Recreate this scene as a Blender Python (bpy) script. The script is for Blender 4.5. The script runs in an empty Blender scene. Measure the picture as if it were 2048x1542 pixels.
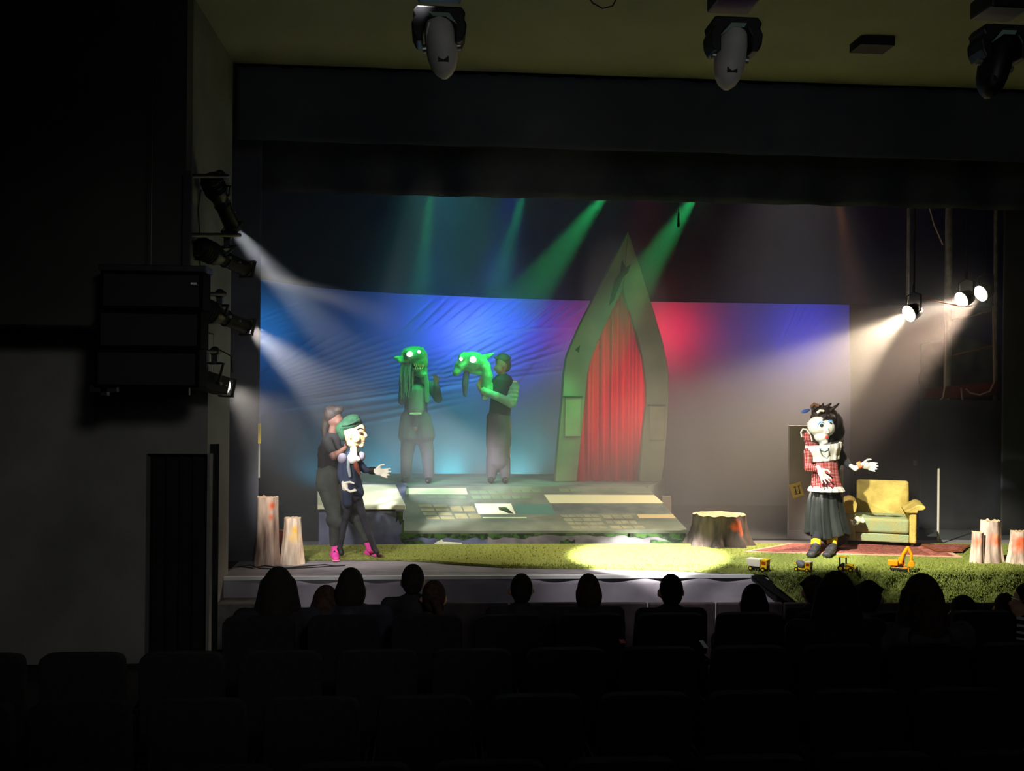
import bpy, bmesh, math, random
from mathutils import Vector, Matrix, Euler, noise
random.seed(7)
PI = math.pi
C = bpy.context.scene.collection
SC = bpy.context.scene
# ------------------------------------------------------------------ camera
F = 2050.0
H = 1.9
YAW, ROLL = math.radians(4.5), 0.010
FWD = Vector((math.sin(YAW), math.cos(YAW), 0))
R0 = Vector((math.cos(YAW), -math.sin(YAW), 0)); U0 = Vector((0, 0, 1))
RC = R0*math.cos(ROLL) + U0*math.sin(ROLL)
UC = -R0*math.sin(ROLL) + U0*math.cos(ROLL)
CAM = Vector((0, 0, H))
cd = bpy.data.cameras.new('camera'); cam = bpy.data.objects.new('camera', cd); C.objects.link(cam)
cd.sensor_width = 36; cd.lens = F/2048*36; cd.clip_start = .05; cd.clip_end = 200
cam.matrix_world = Matrix(((RC.x, UC.x, -FWD.x, CAM.x), (RC.y, UC.y, -FWD.y, CAM.y), (RC.z, UC.z, -FWD.z, CAM.z), (0, 0, 0, 1)))
SC.camera = cam
SC.view_settings.view_transform = 'Standard'; SC.view_settings.look = 'None'
SC.view_settings.gamma = 1; SC.view_settings.exposure = 0; SC.view_settings.use_curve_mapping = False
w = bpy.data.worlds.new('world'); SC.world = w; w.use_nodes = True
w.node_tree.nodes['Background'].inputs[0].default_value = (.5, .55, .6, 1)
w.node_tree.nodes['Background'].inputs[1].default_value = 0.0012
SC.cycles.max_bounces = 5; SC.cycles.diffuse_bounces = 3; SC.cycles.glossy_bounces = 2
SC.cycles.transmission_bounces = 2; SC.cycles.transparent_max_bounces = 6; SC.cycles.volume_bounces = 0
SC.cycles.sample_clamp_indirect = 3; SC.cycles.caustics_reflective = False; SC.cycles.caustics_refractive = False
SC.cycles.blur_glossy = 1.0

def ray(px, py): return FWD*F + RC*(px-1024) - UC*(py-771)
def atY(px, py, Y):                 # the point of a pixel's sight line at distance Y from the camera plane of the room
    r = ray(px, py); return CAM + r*(Y/r.y)
def atZ(px, py, z=0.0):
    r = ray(px, py); return CAM + r*((z-H)/r.z)
def onPlane(px, py, p, n):
    r = ray(px, py); return CAM + r*((p-CAM).dot(n)/r.dot(n))
def lin(c):
    return tuple(((x/255)/12.92 if x/255 <= .04045 else ((x/255+.055)/1.055)**2.4) for x in c)

# ------------------------------------------------------------------ lights of the house and the rig, plus added fill lamps (kept above and beside the frame)
def spot(name, loc, target, col, watts, angle, blend=.3, rad=.05, parent=None):
    l = bpy.data.lights.new(name, 'SPOT'); l.color = col; l.energy = watts
    l.spot_size = math.radians(angle); l.spot_blend = blend; l.shadow_soft_size = rad
    o = bpy.data.objects.new(name, l); C.objects.link(o)
    d = Vector(target)-Vector(loc)
    o.matrix_world = Matrix.Translation(Vector(loc)) @ d.to_track_quat('-Z', 'Y').to_matrix().to_4x4()
    if parent:
        o.parent = parent; o.matrix_parent_inverse = parent.matrix_world_inv if hasattr(parent, 'matrix_world_inv') else Matrix.Translation(-parent.location)
    return o
WARM = (1, .86, .62); WHITE = (1, .96, .9); GREEN = (.03, 1, .25); BLUE = (.04, .10, 1); RED = (1, .02, .06); COOL = (.82, .9, 1)
# front-of-house lamps above the picture, with unseen fill lamps added among them
spot('house_spot', (1.45, 7.3, 4.95), atY(1830, 1070, 11.3), (1, .95, .75), 5500, 24, .8, .05)
spot('house_spot', (1.15, 7.3, 4.95), atZ(1295, 1118), WHITE, 24000, 17, .45, .03)
spot('house_spot', (1.0, 7.3, 4.95), atZ(1580, 1118), WHITE, 4500, 15, .8, .03)
spot('house_spot', (.6, 7.3, 4.95), atY(1150, 950, 13), (1, .93, .8), 950, 46, .9, .08)  # added wide, weak fill over the whole stage
spot('house_spot', (.3, 7.3, 4.95), atY(722, 990, 12.9), WHITE, 4200, 9, .6, .03)
spot('front_fill', (-.1, 7.2, 4.95), atZ(800, 1140), (1, .95, .97), 1100, 30, .9, .08)  # both front fills are added to brighten skirt and apron
spot('front_fill', (1.3, 7.2, 4.95), atZ(1330, 1150), (1, .95, .97), 1000, 32, .9, .08)
spot('right_fill', (atY(1600, 300, 13.9).x, 13.9, 6.25), atY(1570, 930, 13.7), (1, .93, .95), 170, 56, 1, .1)  # neutral fill added to lift the haze at right
spot('red_top_wash', (atY(1290, 300, 13.3).x, 13.3, 6.2), atY(1300, 770, 14.3), (1, .08, .05), 200, 20, 1, .05)
spot('teal_fill', (atY(900, 300, 13.3).x, 13.3, 6.25), atY(900, 930, 14.0), (.12, .66, .66), 700, 50, 1, .1)  # unseen teal fill added to tint the rear haze
# unseen fills added behind the platform to brighten the backdrop's lower half
for px, col, W in ((620, (.06, .45, .6), 16), (760, (.06, .6, .75), 40), (900, (.08, .75, .8), 55), (1040, (.1, .75, .75), 45), (1180, (.3, .5, .6), 20)):
    q = atY(px, 1000, 15.75); spot('floor_fill', (q.x, 15.75, .3), (q.x, 16.2, 1.3), col, W, 140, 1, .1)
for px, W in ((850, 500), (985, 1100)): spot('blue_top_wash', (atY(px, 500, 15.85).x+.5, 15.85, 6.2), atY(px, 640, 16.2), (.05, .14, 1), W, 22, 1, .04)
# dim fill added behind the camera to brighten the auditorium walls and valances
spot('auditorium_fill', (1.6, -1.5, 4.4), (-2.3, 9.4, .5), (1, .96, .9), 420, 34, 1, .5)
spot('auditorium_fill', (2.0, -1.5, 4.4), (2.2, 10.5, 4.2), (.93, .97, 1), 230, 70, 1, 2.2)
# colour washes behind the translucent backdrop, standing on the upstage floor
def wash(px, py, col, W, dist=.9, ang=150):
    t_ = atY(px, py, 16.25); spot('backdrop_wash', (t_.x, 16.4+dist, min(t_.z, 2.75)), (t_.x, 16.2, min(t_.z, 2.75)), col, W, ang, 1, .08)
wash(905, 630, (.015, .06, 1), 110, .65); wash(1010, 640, (.03, .08, 1), 100, .65)
wash(935, 600, (.3, .5, 1), 26, .35); wash(1120, 640, (.2, .06, .8), 14, .6)
wash(760, 690, (.05, .2, 1), 40, 1.1); wash(525, 635, (.05, .4, 1), 25, .4); wash(560, 720, (.05, .3, 1), 20, .7)
wash(1615, 670, (.10, .08, 1), 70, .7); wash(1490, 690, (.14, .14, .9), 24, .9)
wash(1325, 600, (1, .02, .05), 70, .5); wash(1370, 660, (1, .03, .08), 22, .6); wash(1160, 615, (1, .05, .2), 14, .4)
spot('arch_wash', (atY(1250, 900, 15.6).x, 15.6, 1.6), atY(1225, 790, 14.6), (1, .02, .12), 120, 110, .8, .05)

# ------------------------------------------------------------------ materials
def mat(name, c1, c2=None, scale=6, rough=.85, metal=0, bump=0, bscale=None, emit=None, estr=0, stretch=(1, 1, 1), lo=.4, hi=.6, spec=.3, wave=None):
    m = bpy.data.materials.new(name); m.use_nodes = True; nt = m.node_tree; N = nt.nodes; L = nt.links
    b = N['Principled BSDF']
    b.inputs['Base Color'].default_value = (*lin(c1), 1); b.inputs['Roughness'].default_value = rough
    b.inputs['Metallic'].default_value = metal; b.inputs['Specular IOR Level'].default_value = spec
    if c2 is not None or bump:
        tc = N.new('ShaderNodeTexCoord'); mp = N.new('ShaderNodeMapping'); mp.inputs['Scale'].default_value = stretch
        L.new(tc.outputs['Object'], mp.inputs[0])
    if c2 is not None:
        t = N.new('ShaderNodeTexNoise'); t.inputs['Scale'].default_value = scale; t.inputs['Detail'].default_value = 6
        L.new(mp.outputs[0], t.inputs['Vector'])
        r = N.new('ShaderNodeValToRGB'); r.color_ramp.elements[0].position = lo; r.color_ramp.elements[1].position = hi
        r.color_ramp.elements[0].color = (*lin(c1), 1); r.color_ramp.elements[1].color = (*lin(c2), 1)
        L.new(t.outputs[0], r.inputs[0]); L.new(r.outputs[0], b.inputs['Base Color'])
    if bump:
        t = N.new('ShaderNodeTexNoise'); t.inputs['Scale'].default_value = bscale or scale*4; t.inputs['Detail'].default_value = 4
        L.new(mp.outputs[0], t.inputs['Vector'])
        bp = N.new('ShaderNodeBump'); bp.inputs['Strength'].default_value = bump; bp.inputs['Distance'].default_value = .02
        L.new(t.outputs[0], bp.inputs['Height']); L.new(bp.outputs[0], b.inputs['Normal'])
    if emit is not None:
        b.inputs['Emission Color'].default_value = (*lin(emit), 1); b.inputs['Emission Strength'].default_value = estr
    return m
def plaid(name, ca, cb, cc, s=55):
    m = mat(name, ca); nt = m.node_tree; N = nt.nodes; L = nt.links; b = N['Principled BSDF']
    tc = N.new('ShaderNodeTexCoord'); prev = None
    base = (*lin(ca), 1)
    for ax, col in (('X', cb), ('Z', cc)):
        wv = N.new('ShaderNodeTexWave'); wv.wave_type = 'BANDS'; wv.bands_direction = ax; wv.inputs['Scale'].default_value = s/6.28
        L.new(tc.outputs['Object'], wv.inputs['Vector'])
        mx = N.new('ShaderNodeMix'); mx.data_type = 'RGBA'
        r = N.new('ShaderNodeValToRGB'); r.color_ramp.elements[0].position = .6; r.color_ramp.elements[1].position = .8
        L.new(wv.outputs[0], r.inputs[0]); L.new(r.outputs[0], mx.inputs[0])
        if prev is None: mx.inputs[6].default_value = base
        else: L.new(prev, mx.inputs[6])
        mx.inputs[7].default_value = (*lin(col), 1); prev = mx.outputs[2]
    L.new(prev, b.inputs['Base Color'])
    return m

# ------------------------------------------------------------------ geometry helpers
def V(*a): return Vector(a)
class G:
    def __init__(s): s.bm = bmesh.new(); s.mi = 0
    def _f(s, vs):
        try:
            f = s.bm.faces.new(vs); f.material_index = s.mi; return f
        except ValueError: return None
    def hexa(s, p):                # 8 points: bottom 4 then top 4
        v = [s.bm.verts.new(q) for q in p]
        for a in ((3, 2, 1, 0), (4, 5, 6, 7), (0, 1, 5, 4), (1, 2, 6, 5), (2, 3, 7, 6), (3, 0, 4, 7)): s._f([v[i] for i in a])
        return s
    def box(s, c, size, rot=None):
        c = Vector(c); x, y, z = [k/2 for k in size]
        P = [V(-x, -y, -z), V(x, -y, -z), V(x, y, -z), V(-x, y, -z), V(-x, -y, z), V(x, -y, z), V(x, y, z), V(-x, y, z)]
        M = rot.to_matrix() if isinstance(rot, Euler) else (rot if rot is not None else Matrix.Identity(3))
        return s.hexa([c + M @ p for p in P])
    def b2(s, a, b): return s.box([(a[i]+b[i])/2 for i in range(3)], [abs(a[i]-b[i]) for i in range(3)])
    def _frame(s, d):
        d = d.normalized(); u = d.cross(V(0, 0, 1)) if abs(d.z) < .95 else d.cross(V(1, 0, 0))
        u.normalize(); return u, d.cross(u)
    def rings(s, rr, seg=12, closed=True):   # rr: list of (centre, u, v) with u, v radius vectors
        R = []
        for c, u, v in rr:
            R.append([s.bm.verts.new(c + u*math.cos(2*PI*k/seg) + v*math.sin(2*PI*k/seg)) for k in range(seg)])
        for a, b in zip(R, R[1:]):
            for k in range(seg): s._f([a[k], a[(k+1) % seg], b[(k+1) % seg], b[k]])
        if closed: s._f(R[0][::-1]); s._f(R[-1])
        return s
    def cyl(s, p0, p1, r0, r1=None, seg=14):
        p0 = Vector(p0); p1 = Vector(p1); r1 = r0 if r1 is None else r1; u, v = s._frame(p1-p0)
        return s.rings([(p0, u*r0, v*r0), (p1, u*r1, v*r1)], seg)
    def cap(s, p0, r0, p1, r1, seg=12, flat=1.0, fdir=None):
        p0 = Vector(p0); p1 = Vector(p1); d = (p1-p0)
        if d.length < 1e-5: return s.ell(p0, (r0, r0, r0))
        dn = d.normalized(); u, v = s._frame(d)
        if fdir is not None:
            f = Vector(fdir); f = (f-dn*f.dot(dn)).normalized(); v = f*flat; u = dn.cross(f)
        rr = []
        for a in (-80, -50, -20): rr.append((p0+dn*r0*math.sin(math.radians(a)), u*r0*math.cos(math.radians(a)), v*r0*math.cos(math.radians(a))))
        for a in (20, 50, 80): rr.append((p1+dn*r1*math.sin(math.radians(a)), u*r1*math.cos(math.radians(a)), v*r1*math.cos(math.radians(a))))
        return s.rings(rr, seg)
    def chain(s, pts, rs, **k):
        for i in range(len(pts)-1): s.cap(pts[i], rs[i], pts[i+1], rs[i+1], **k)
        return s
    def ell(s, c, r, rot=None, seg=16, n=10):
        c = Vector(c); M = rot.to_matrix() if isinstance(rot, Euler) else (rot if rot is not None else Matrix.Identity(3))
        rr = []
        for i in range(n+1):
            a = -88+176*i/n; ca = math.cos(math.radians(a)); sa = math.sin(math.radians(a))
            rr.append((c + M @ V(0, 0, r[2]*sa), M @ V(r[0]*ca, 0, 0), M @ V(0, r[1]*ca, 0)))
        return s.rings(rr, seg)
    def tube(s, pts, r, seg=8):
        pts = [Vector(p) for p in pts]; rr = []; last = None
        for i, p in enumerate(pts):
            d = (pts[min(i+1, len(pts)-1)]-pts[max(i-1, 0)])
            if last is None: u, v = s._frame(d)
            else:
                dn = d.normalized(); u = last-dn*last.dot(dn); u.normalize(); v = dn.cross(u)
            last = u; q = r[i] if isinstance(r, (list, tuple)) else r
            rr.append((p, u*q, v*q))
        return s.rings(rr, seg)
    def prism(s, poly, ext):
        ext = Vector(ext); a = [s.bm.verts.new(Vector(p)) for p in poly]; b = [s.bm.verts.new(Vector(p)+ext) for p in poly]
        n = len(a); s._f(a[::-1]); s._f(b)
        for i in range(n): s._f([a[i], a[(i+1) % n], b[(i+1) % n], b[i]])
        return s
    def band(s, la, lb, ext):      # solid strip between two polylines of equal length, extruded by ext
        ext = Vector(ext); n = len(la)
        for i in range(n-1):
            q = [la[i], la[i+1], lb[i+1], lb[i]]
            s.hexa([Vector(p) for p in q]+[Vector(p)+ext for p in q])
        bmesh.ops.remove_doubles(s.bm, verts=s.bm.verts, dist=1e-4); return s
    def grid(s, fn, nu, nv):
        vs = [[s.bm.verts.new(fn(i/nu, j/nv)) for j in range(nv+1)] for i in range(nu+1)]
        for i in range(nu):
            for j in range(nv): s._f([vs[i][j], vs[i+1][j], vs[i+1][j+1], vs[i][j+1]])
        return s

def link(name, me, parent=None):
    o = bpy.data.objects.new(name, me); C.objects.link(o)
    if parent is not None:
        o.parent = parent; o.matrix_parent_inverse = WM(parent).inverted()
    return o
def WM(o):
    m = o.matrix_basis.copy()
    return (WM(o.parent) @ o.matrix_parent_inverse @ m) if o.parent else m
def obj(name, g, m, parent=None, smooth=False, bevel=0, solid=0, sub=0, sharp=40):
    bmesh.ops.recalc_face_normals(g.bm, faces=g.bm.faces)
    me = bpy.data.meshes.new(name); g.bm.to_mesh(me); g.bm.free()
    for x in (m if isinstance(m, (list, tuple)) else [m]): me.materials.append(x)
    if smooth:
        me.polygons.foreach_set('use_smooth', [True]*len(me.polygons))
        try: me.set_sharp_from_angle(angle=math.radians(sharp))
        except Exception: pass
    o = link(name, me, parent)
    if solid: q = o.modifiers.new('s', 'SOLIDIFY'); q.thickness = solid; q.offset = 0
    if bevel: q = o.modifiers.new('b', 'BEVEL'); q.width = bevel; q.segments = 2; q.limit_method = 'ANGLE'
    if sub: q = o.modifiers.new('u', 'SUBSURF'); q.levels = sub; q.render_levels = sub
    return o
def organic(name, g, m, parent=None, vox=.014, it=4):      # one continuous surface from overlapping volumes
    bmesh.ops.recalc_face_normals(g.bm, faces=g.bm.faces)
    me = bpy.data.meshes.new(name); g.bm.to_mesh(me); g.bm.free()
    t = bpy.data.objects.new('tmp', me); C.objects.link(t)
    q = t.modifiers.new('r', 'REMESH'); q.mode = 'VOXEL'; q.voxel_size = vox; q.use_smooth_shade = True
    if it: q = t.modifiers.new('s', 'SMOOTH'); q.factor = .5; q.iterations = it
    dg = bpy.context.evaluated_depsgraph_get()
    nm = bpy.data.meshes.new_from_object(t.evaluated_get(dg)); nm.name = name
    bpy.data.objects.remove(t); bpy.data.meshes.remove(me)
    nm.materials.clear(); nm.materials.append(m)
    nm.polygons.foreach_set('material_index', [0]*len(nm.polygons))
    nm.polygons.foreach_set('use_smooth', [True]*len(nm.polygons))
    return link(name, nm, parent)
def thing(name, label, cat, loc=(0, 0, 0), group=None):
    o = bpy.data.objects.new(name, None); C.objects.link(o); o.location = loc; o.empty_display_size = .1
    o['label'] = label; o['category'] = cat
    if group: o['group'] = group
    return o
def tag(o, label, cat, group=None, kind=None):
    o['label'] = label; o['category'] = cat
    if group: o['group'] = group
    if kind: o['kind'] = kind
    return o
def struct(name, g, m, label=None, **k):
    o = obj(name, g, m, **k); o['kind'] = 'structure'
    if label: o['label'] = label
    return o
def dup(root, loc, label=None):
    r = root.copy(); C.objects.link(r); r.location = loc
    if label: r['label'] = label
    for ch in list(root.children):
        c = ch.copy(); C.objects.link(c); c.parent = r
        for gch in list(ch.children):
            d = gch.copy(); C.objects.link(d); d.parent = c
    return r

# ------------------------------------------------------------------ shared materials
M = {}
M['black'] = mat('black_paint', (22, 22, 24), rough=.6)
M['blackmetal'] = mat('black_metal', (16, 16, 19), (26, 26, 30), scale=20, rough=.45, spec=.4)
M['steel'] = mat('steel', (150, 150, 150), rough=.35, metal=.8)
M['velour'] = mat('black_velour', (74, 78, 86), (60, 64, 72), scale=2, rough=.95, bump=.2, bscale=60, spec=.1)
M['wall'] = mat('grey_plaster', (120, 120, 116), (96, 96, 94), scale=1.3, rough=.9, bump=.15, bscale=30, lo=.3, hi=.7)
M['darkwall'] = mat('dark_plaster', (60, 60, 58), (42, 42, 42), scale=.8, rough=.92, lo=.3, hi=.7)
M['olive'] = mat('olive_plaster', (138, 138, 124), (124, 124, 110), scale=.7, rough=.95, lo=.3, hi=.7)
M['stage'] = mat('stage_vinyl', (150, 146, 152), (112, 108, 116), scale=5, rough=.55, stretch=(1, 5, 1), lo=.3, hi=.75, bump=.1)
M['backfloor'] = mat('black_stage_floor', (66, 70, 74), rough=.7)
M['skirt'] = mat('grey_skirt_fabric', (160, 154, 162), (138, 132, 142), scale=2, rough=.9, bump=.2, bscale=8)
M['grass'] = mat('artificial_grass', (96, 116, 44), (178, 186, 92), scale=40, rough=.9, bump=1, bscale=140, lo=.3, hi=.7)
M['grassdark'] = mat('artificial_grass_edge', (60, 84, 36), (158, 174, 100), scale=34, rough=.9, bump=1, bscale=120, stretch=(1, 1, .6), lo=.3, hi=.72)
M['seat'] = mat('seat_fabric', (26, 24, 30), (18, 17, 21), scale=30, rough=.95)
M['carpet'] = mat('house_floor', (26, 24, 26), (18, 17, 19), scale=8, rough=.95)
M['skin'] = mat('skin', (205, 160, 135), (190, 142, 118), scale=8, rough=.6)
M['skindark'] = mat('skin_dark', (150, 108, 88), rough=.6)  # darker skin tone for the rear pair
# ------------------------------------------------------------------ the room
FL = -.62
WLX = -2.0
CEI = 5.1
struct('floor', G().b2((-9, -3, FL-.1), (12, 10.4, FL)), M['carpet'])
struct('ceiling', G().b2((WLX, -3, CEI), (12, 10.45, CEI+.2)), M['olive'])
FW = 9.4        # front face of the lower wall with the doorway
struct('wall_left', G().b2((-9, FW, FL), (atY(290, 1200, FW).x, FW+.2, 2.34)).b2((atY(290, 1200, FW).x, FW, atY(360, 908, FW).z), (WLX, FW+.2, 2.34)).b2((atY(419, 1100, FW).x, FW, FL), (WLX, FW+.2, atY(360, 908, FW).z))
       .b2((WLX-.2, FW+.2, FL), (WLX, 10.4, 1.85)), M['wall'])
struct('wall_left_upper', G().b2((-9, 8.5, 2.35), (WLX, 8.7, CEI)).b2((-9, 8.71, 2.35), (WLX-.14, FW+.2, 2.4)), M['darkwall'])  # missing light up here is put into the darker plaster colour
struct('wall_left_pier', G().b2((WLX-.12, 8.71, 2.35), (WLX, 10.4, CEI)).b2((WLX-.12, FW+.21, 1.86), (WLX, 10.4, 2.35)), M['wall'])
struct('wall_right', G().b2((9.5, -3, FL), (9.7, 18, 6)), M['darkwall'])
struct('wall_rear', G().b2((-9, -3.2, FL), (12, -3, CEI)), M['darkwall'])
struct('wall_far_left', G().b2((-9.2, -3, FL), (-9, 9.9, CEI)), M['darkwall'])
struct('wall_back', G().b2((-4, 18, -.1), (12, 18.2, 7)), mat('back_wall_black', (58, 62, 66), (46, 50, 54), scale=.6, rough=.95))
struct('wall_stage_left', G().b2((-4.2, 10.4, -.1), (-4, 18.2, 7)), M['black'])
struct('wall_header', G().b2((WLX-.3, 10.62, 4.95), (9.5, 10.7, 6.4)), M['black'])
struct('ceiling_stage', G().b2((-4, 10.4, 6.4), (12, 18.2, 6.6)), M['black'])
# doorway with a black curtain
ob = G()
def foldy(u, v):
    x0 = atY(290, 1200, FW).x-.05; x1 = atY(419, 1100, FW).x+.05
    return V(x0+(x1-x0)*u, FW+.12+.025*math.sin(u*34)+.012*math.sin(u*71+1), FL+(1.34-FL)*v)
dcur = obj('door_curtain', G().grid(foldy, 90, 6), mat('door_curtain_black', (24, 25, 34), (16, 17, 24), scale=3, rough=.95), None, smooth=True)
tag(dcur, 'black curtain closing the doorway in the dark wall beside the stage', 'curtain')
# stage deck
YS = 10.4
XS0 = atZ(442, 1152).x
XSL = atZ(1508, 1150).x
struct('floor_stage', G().b2((WLX-.02, YS+.001, -.12), (9.5, 12.5, 0)).b2((XS0, YS-.2, -.12), (WLX-.02, YS+.001, 0)), M['stage'])
struct('floor_upstage', G().b2((-4, 12.5, -.12), (9.5, 18, 0)), M['backfloor'])
# grey skirt of the stage front with soft drapes
def skirt(u, v):
    x = XS0 + (XSL+.25-XS0)*u
    return V(x, YS-.2-.0-.012*math.sin(u*60+2*math.sin(v*3)) - .02*(1-v)*math.sin(u*23), FL+.02+(-.03-FL-.02)*v)
sk = obj('stage_skirt', G().grid(skirt, 200, 10), M['skirt'], None, smooth=True, solid=.01)
tag(sk, 'grey fabric skirt hanging down the front of the stage', 'curtain')
struct('trim_1', G().b2((XS0, YS-.22, -.028), (XSL, YS-.17, .004)), mat('white_nosing', (225, 225, 225), rough=.5), 'white nosing strip along the stage edge')
struct('floor_stage_edge', G().b2((XS0, YS-.18, -.12), (9.5, YS+.002, -.001)), M['stage'])
g = G()
d0, d1, d2, d3 = atY(1502, 1152, YS-.25), atY(1520, 1150, YS-.25), atY(1612, 1205, YS-.25), atY(1590, 1212, YS-.25)
g.prism([d0, d1, d2, d3, atY(1545, 1185, YS-.25)], (0, .02, 0))
tag(obj('skirt_flap', g, M['black']), 'black fabric flap sloping down between grey skirt and hanging grass', 'fabric')
g = G().b2((WLX+.005, 9.85, FL+.001), (WLX+.62, 10.15, atY(470, 1208, 9.85).z))
tag(obj('stage_step', g, mat('step_paint', (110, 108, 104), (90, 88, 84), rough=.7), bevel=.008), 'low grey step at the left end of the stage', 'step')
# lawn on the stage (one artificial-grass carpet), hanging over the edge at right
pts = [(604, 1095), (1000, 1092), (1400, 1091), (1800, 1090), (2100, 1092)]
back = [atZ(*p) for p in pts]
front = [(604, 1122), (700, 1121), (800, 1122), (850, 1124), (920, 1130), (1000, 1135), (1100, 1138), (1200, 1139), (1300, 1141), (1400, 1145), (1470, 1148), (1512, 1150)]
fr = [atZ(*p) for p in front]
poly = back[::-1] + fr + [V(XSL+.15, YS-.23, 0), V(9.3, YS-.23, 0)]
poly = [V(p.x, max(p.y, YS-.23), .004) for p in poly]
lawn = G(); lawn.prism(poly, (0, 0, .022))
lw = obj('grass_carpet', lawn, M['grass']); tag(lw, 'green artificial grass carpet laid over the stage floor', 'grass', kind='stuff')
e0 = atY(1525, 1150, YS-.24); e1 = atY(1614, 1203, YS-.24)
def hang(u, v):
    x = e0.x + (9.3-e0.x)*u; zz = .02-.36*v
    if u == 0: x = e0.x+(e1.x-e0.x)*v
    x = max(x, e0.x+(e1.x-e0.x)*v+.0005*u)
    n = noise.noise(V(x*9, zz*9, 0))*.02
    return V(x, YS-.245-.02*v+n, zz)
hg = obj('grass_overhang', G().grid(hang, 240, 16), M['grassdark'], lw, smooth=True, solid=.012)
# grass tufts: real blades over the carpet, too many to count
bl = G(); rnd = random.Random(3)
for i in range(9000):
    px = rnd.uniform(620, 2048); py = rnd.uniform(1093, 1149) if rnd.random() < .35 else rnd.uniform(1130, 1149)
    p = atZ(px, py, .025)
    inside = py < 1120 or (px > 1500) or (px > 1000 and py < 1137)
    if not inside: continue
    a = rnd.uniform(0, PI); w_ = .006; h_ = rnd.uniform(.015, .03)
    dx = V(math.cos(a)*w_, math.sin(a)*w_, 0); tip = p+V(rnd.uniform(-.01, .01), rnd.uniform(-.01, .01), h_)
    bl._f([bl.bm.verts.new(p-dx), bl.bm.verts.new(p+dx), bl.bm.verts.new(tip)])
for i in range(9000):
    u = rnd.random(); v = rnd.random(); p = hang(max(u, .02), v)+V(0, -.008, 0)
    a = rnd.uniform(-.8, .8); w_ = .006; dx = V(w_, 0, 0); tip = p+V(math.sin(a)*.02, -rnd.uniform(.006, .016), -.02*math.cos(a))
    bl._f([bl.bm.verts.new(p-dx), bl.bm.verts.new(p+dx), bl.bm.verts.new(tip)])
bo = obj('grass_blades', bl, M['grass'], lw); bo['kind'] = 'stuff'
# pit rail of padded segments in front of the stage
zr = .0
rail = mat('maroon_panel', (78, 66, 70), (60, 50, 56), scale=6, rough=.7)
xa = atY(880, 1215, 9.0).x
for i in range(9):
    x0 = xa + i*.62
    o = obj('pit_rail_panel', G().b2((x0, 9.0, FL), (x0+.60, 9.06, atY(880+i*140, 1207, 9.0).z)), rail, bevel=.01)
    tag(o, 'dark low barrier panel before the stage, '+['leftmost', 'second from left', 'third from left', 'fourth from left', 'middle one', 'fourth from right', 'third from right', 'second from right', 'rightmost'][i]+' of the row', 'barrier', 'barrier panels in front of the stage')
# valances, legs, drapes
def drape(name, x0, x1, Y, z0, z1, m, label, cat='curtain', folds=3.0, amp=.03, rag=0, parent=None, nseg=None, topf=None, botf=None):
    nu = nseg or max(20, int((x1-x0)*30))
    def f(u, v):
        x = x0+(x1-x0)*u
        zt = z1 if topf is None else topf(u); zb = z0 if botf is None else botf(u)
        if rag: zt += rag*noise.noise(V(x*2.3, 0, 1)) + rag*.6*noise.noise(V(x*9, 0, 4)); 
        y = Y + amp*math.sin(x*folds*2*PI + 1.3*math.sin(x*1.7))*(.55+.45*(1-v)) + amp*.4*math.sin(x*folds*5.1+2)
        return V(x, y, zb+(zt-zb)*v)
    o = obj(name, G().grid(f, nu, 14), m, parent, smooth=True, solid=.006)
    return tag(o, label, cat) if label else o
t0, t1 = atY(470, 134, 10.52).z, atY(2048, 184, 10.52).z
print('valance top', t0, t1)
valm = mat('front_valance_velour', (88, 92, 96), (76, 80, 86), scale=1.2, rough=.95, bump=.1, bscale=70, spec=.1)
drape('proscenium_valance', WLX+.02, 9.4, 10.52, atY(1200, 300, 10.52).z, (t0+t1)/2, valm, 'dark grey front valance with ragged top edge under the olive ceiling', folds=.7, amp=.02, rag=.03)
drape('second_valance', -2.6, 9.4, 11.5, atY(1200, 400, 11.5).z, atY(1200, 200, 11.5).z, M['velour'], 'black inner valance hanging behind the front valance', folds=1.3, amp=.03)
drape('light_shield_curtain', -3.99, 9.5, 16.42, 3.3, 6.395, M['velour'], 'added black curtain above and behind the backdrop cloth, shielding its washes', folds=.8, amp=.03)  # added to stop the backdrop washes spilling over the cloth
drape('wing_leg_curtain', atY(440, 800, 11.05).x, atY(519, 800, 11.05).x, 11.05, 0.01, 6, mat('wing_velour', (92, 94, 104), (76, 78, 88), scale=1.5, rough=.9, bump=.15, bscale=50), 'tall dark grey wing curtain at the left of the stage', folds=.5, amp=.015)
g = G().b2((atY(518, 800, 11.0).x, 11.0, 0.9), (atY(521, 800, 11.0).x, 11.02, 1.55)); gl = obj('edge_strip', g, mat('pale_edge', (170, 170, 160)))  # pale strip drawn for the light line on the curtain edge
tag(gl, 'thin pale strip added for the light line on the edge of the left wing curtain', 'strip')
obj('yellow_tape', G().b2((atY(516, 860, 10.97).x, 10.97, atY(518, 887, 10.97).z), (atY(522, 860, 10.97).x, 10.985, atY(518, 847, 10.97).z)), mat('yellow_tape', (240, 210, 30)), gl)
drape('wing_leg_curtain', atY(2003, 800, 12.9).x, 9.4, 12.9, 0.01, 6, mat('wing_velour_right', (88, 90, 92), (70, 72, 76), scale=1.2, rough=.9), 'grey wing curtain filling the far right edge of the stage', folds=.4, amp=.03)
drape('side_drape', atY(1838, 900, 13.4).x, atY(2010, 900, 13.4).x, 13.4, .01, atY(1900, 800, 13.4).z, mat('blue_black_drape', (56, 60, 72), (44, 48, 60), scale=2, rough=.9), 'low blue-black drape behind the upright pole at right', folds=1.5, amp=.02)

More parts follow.
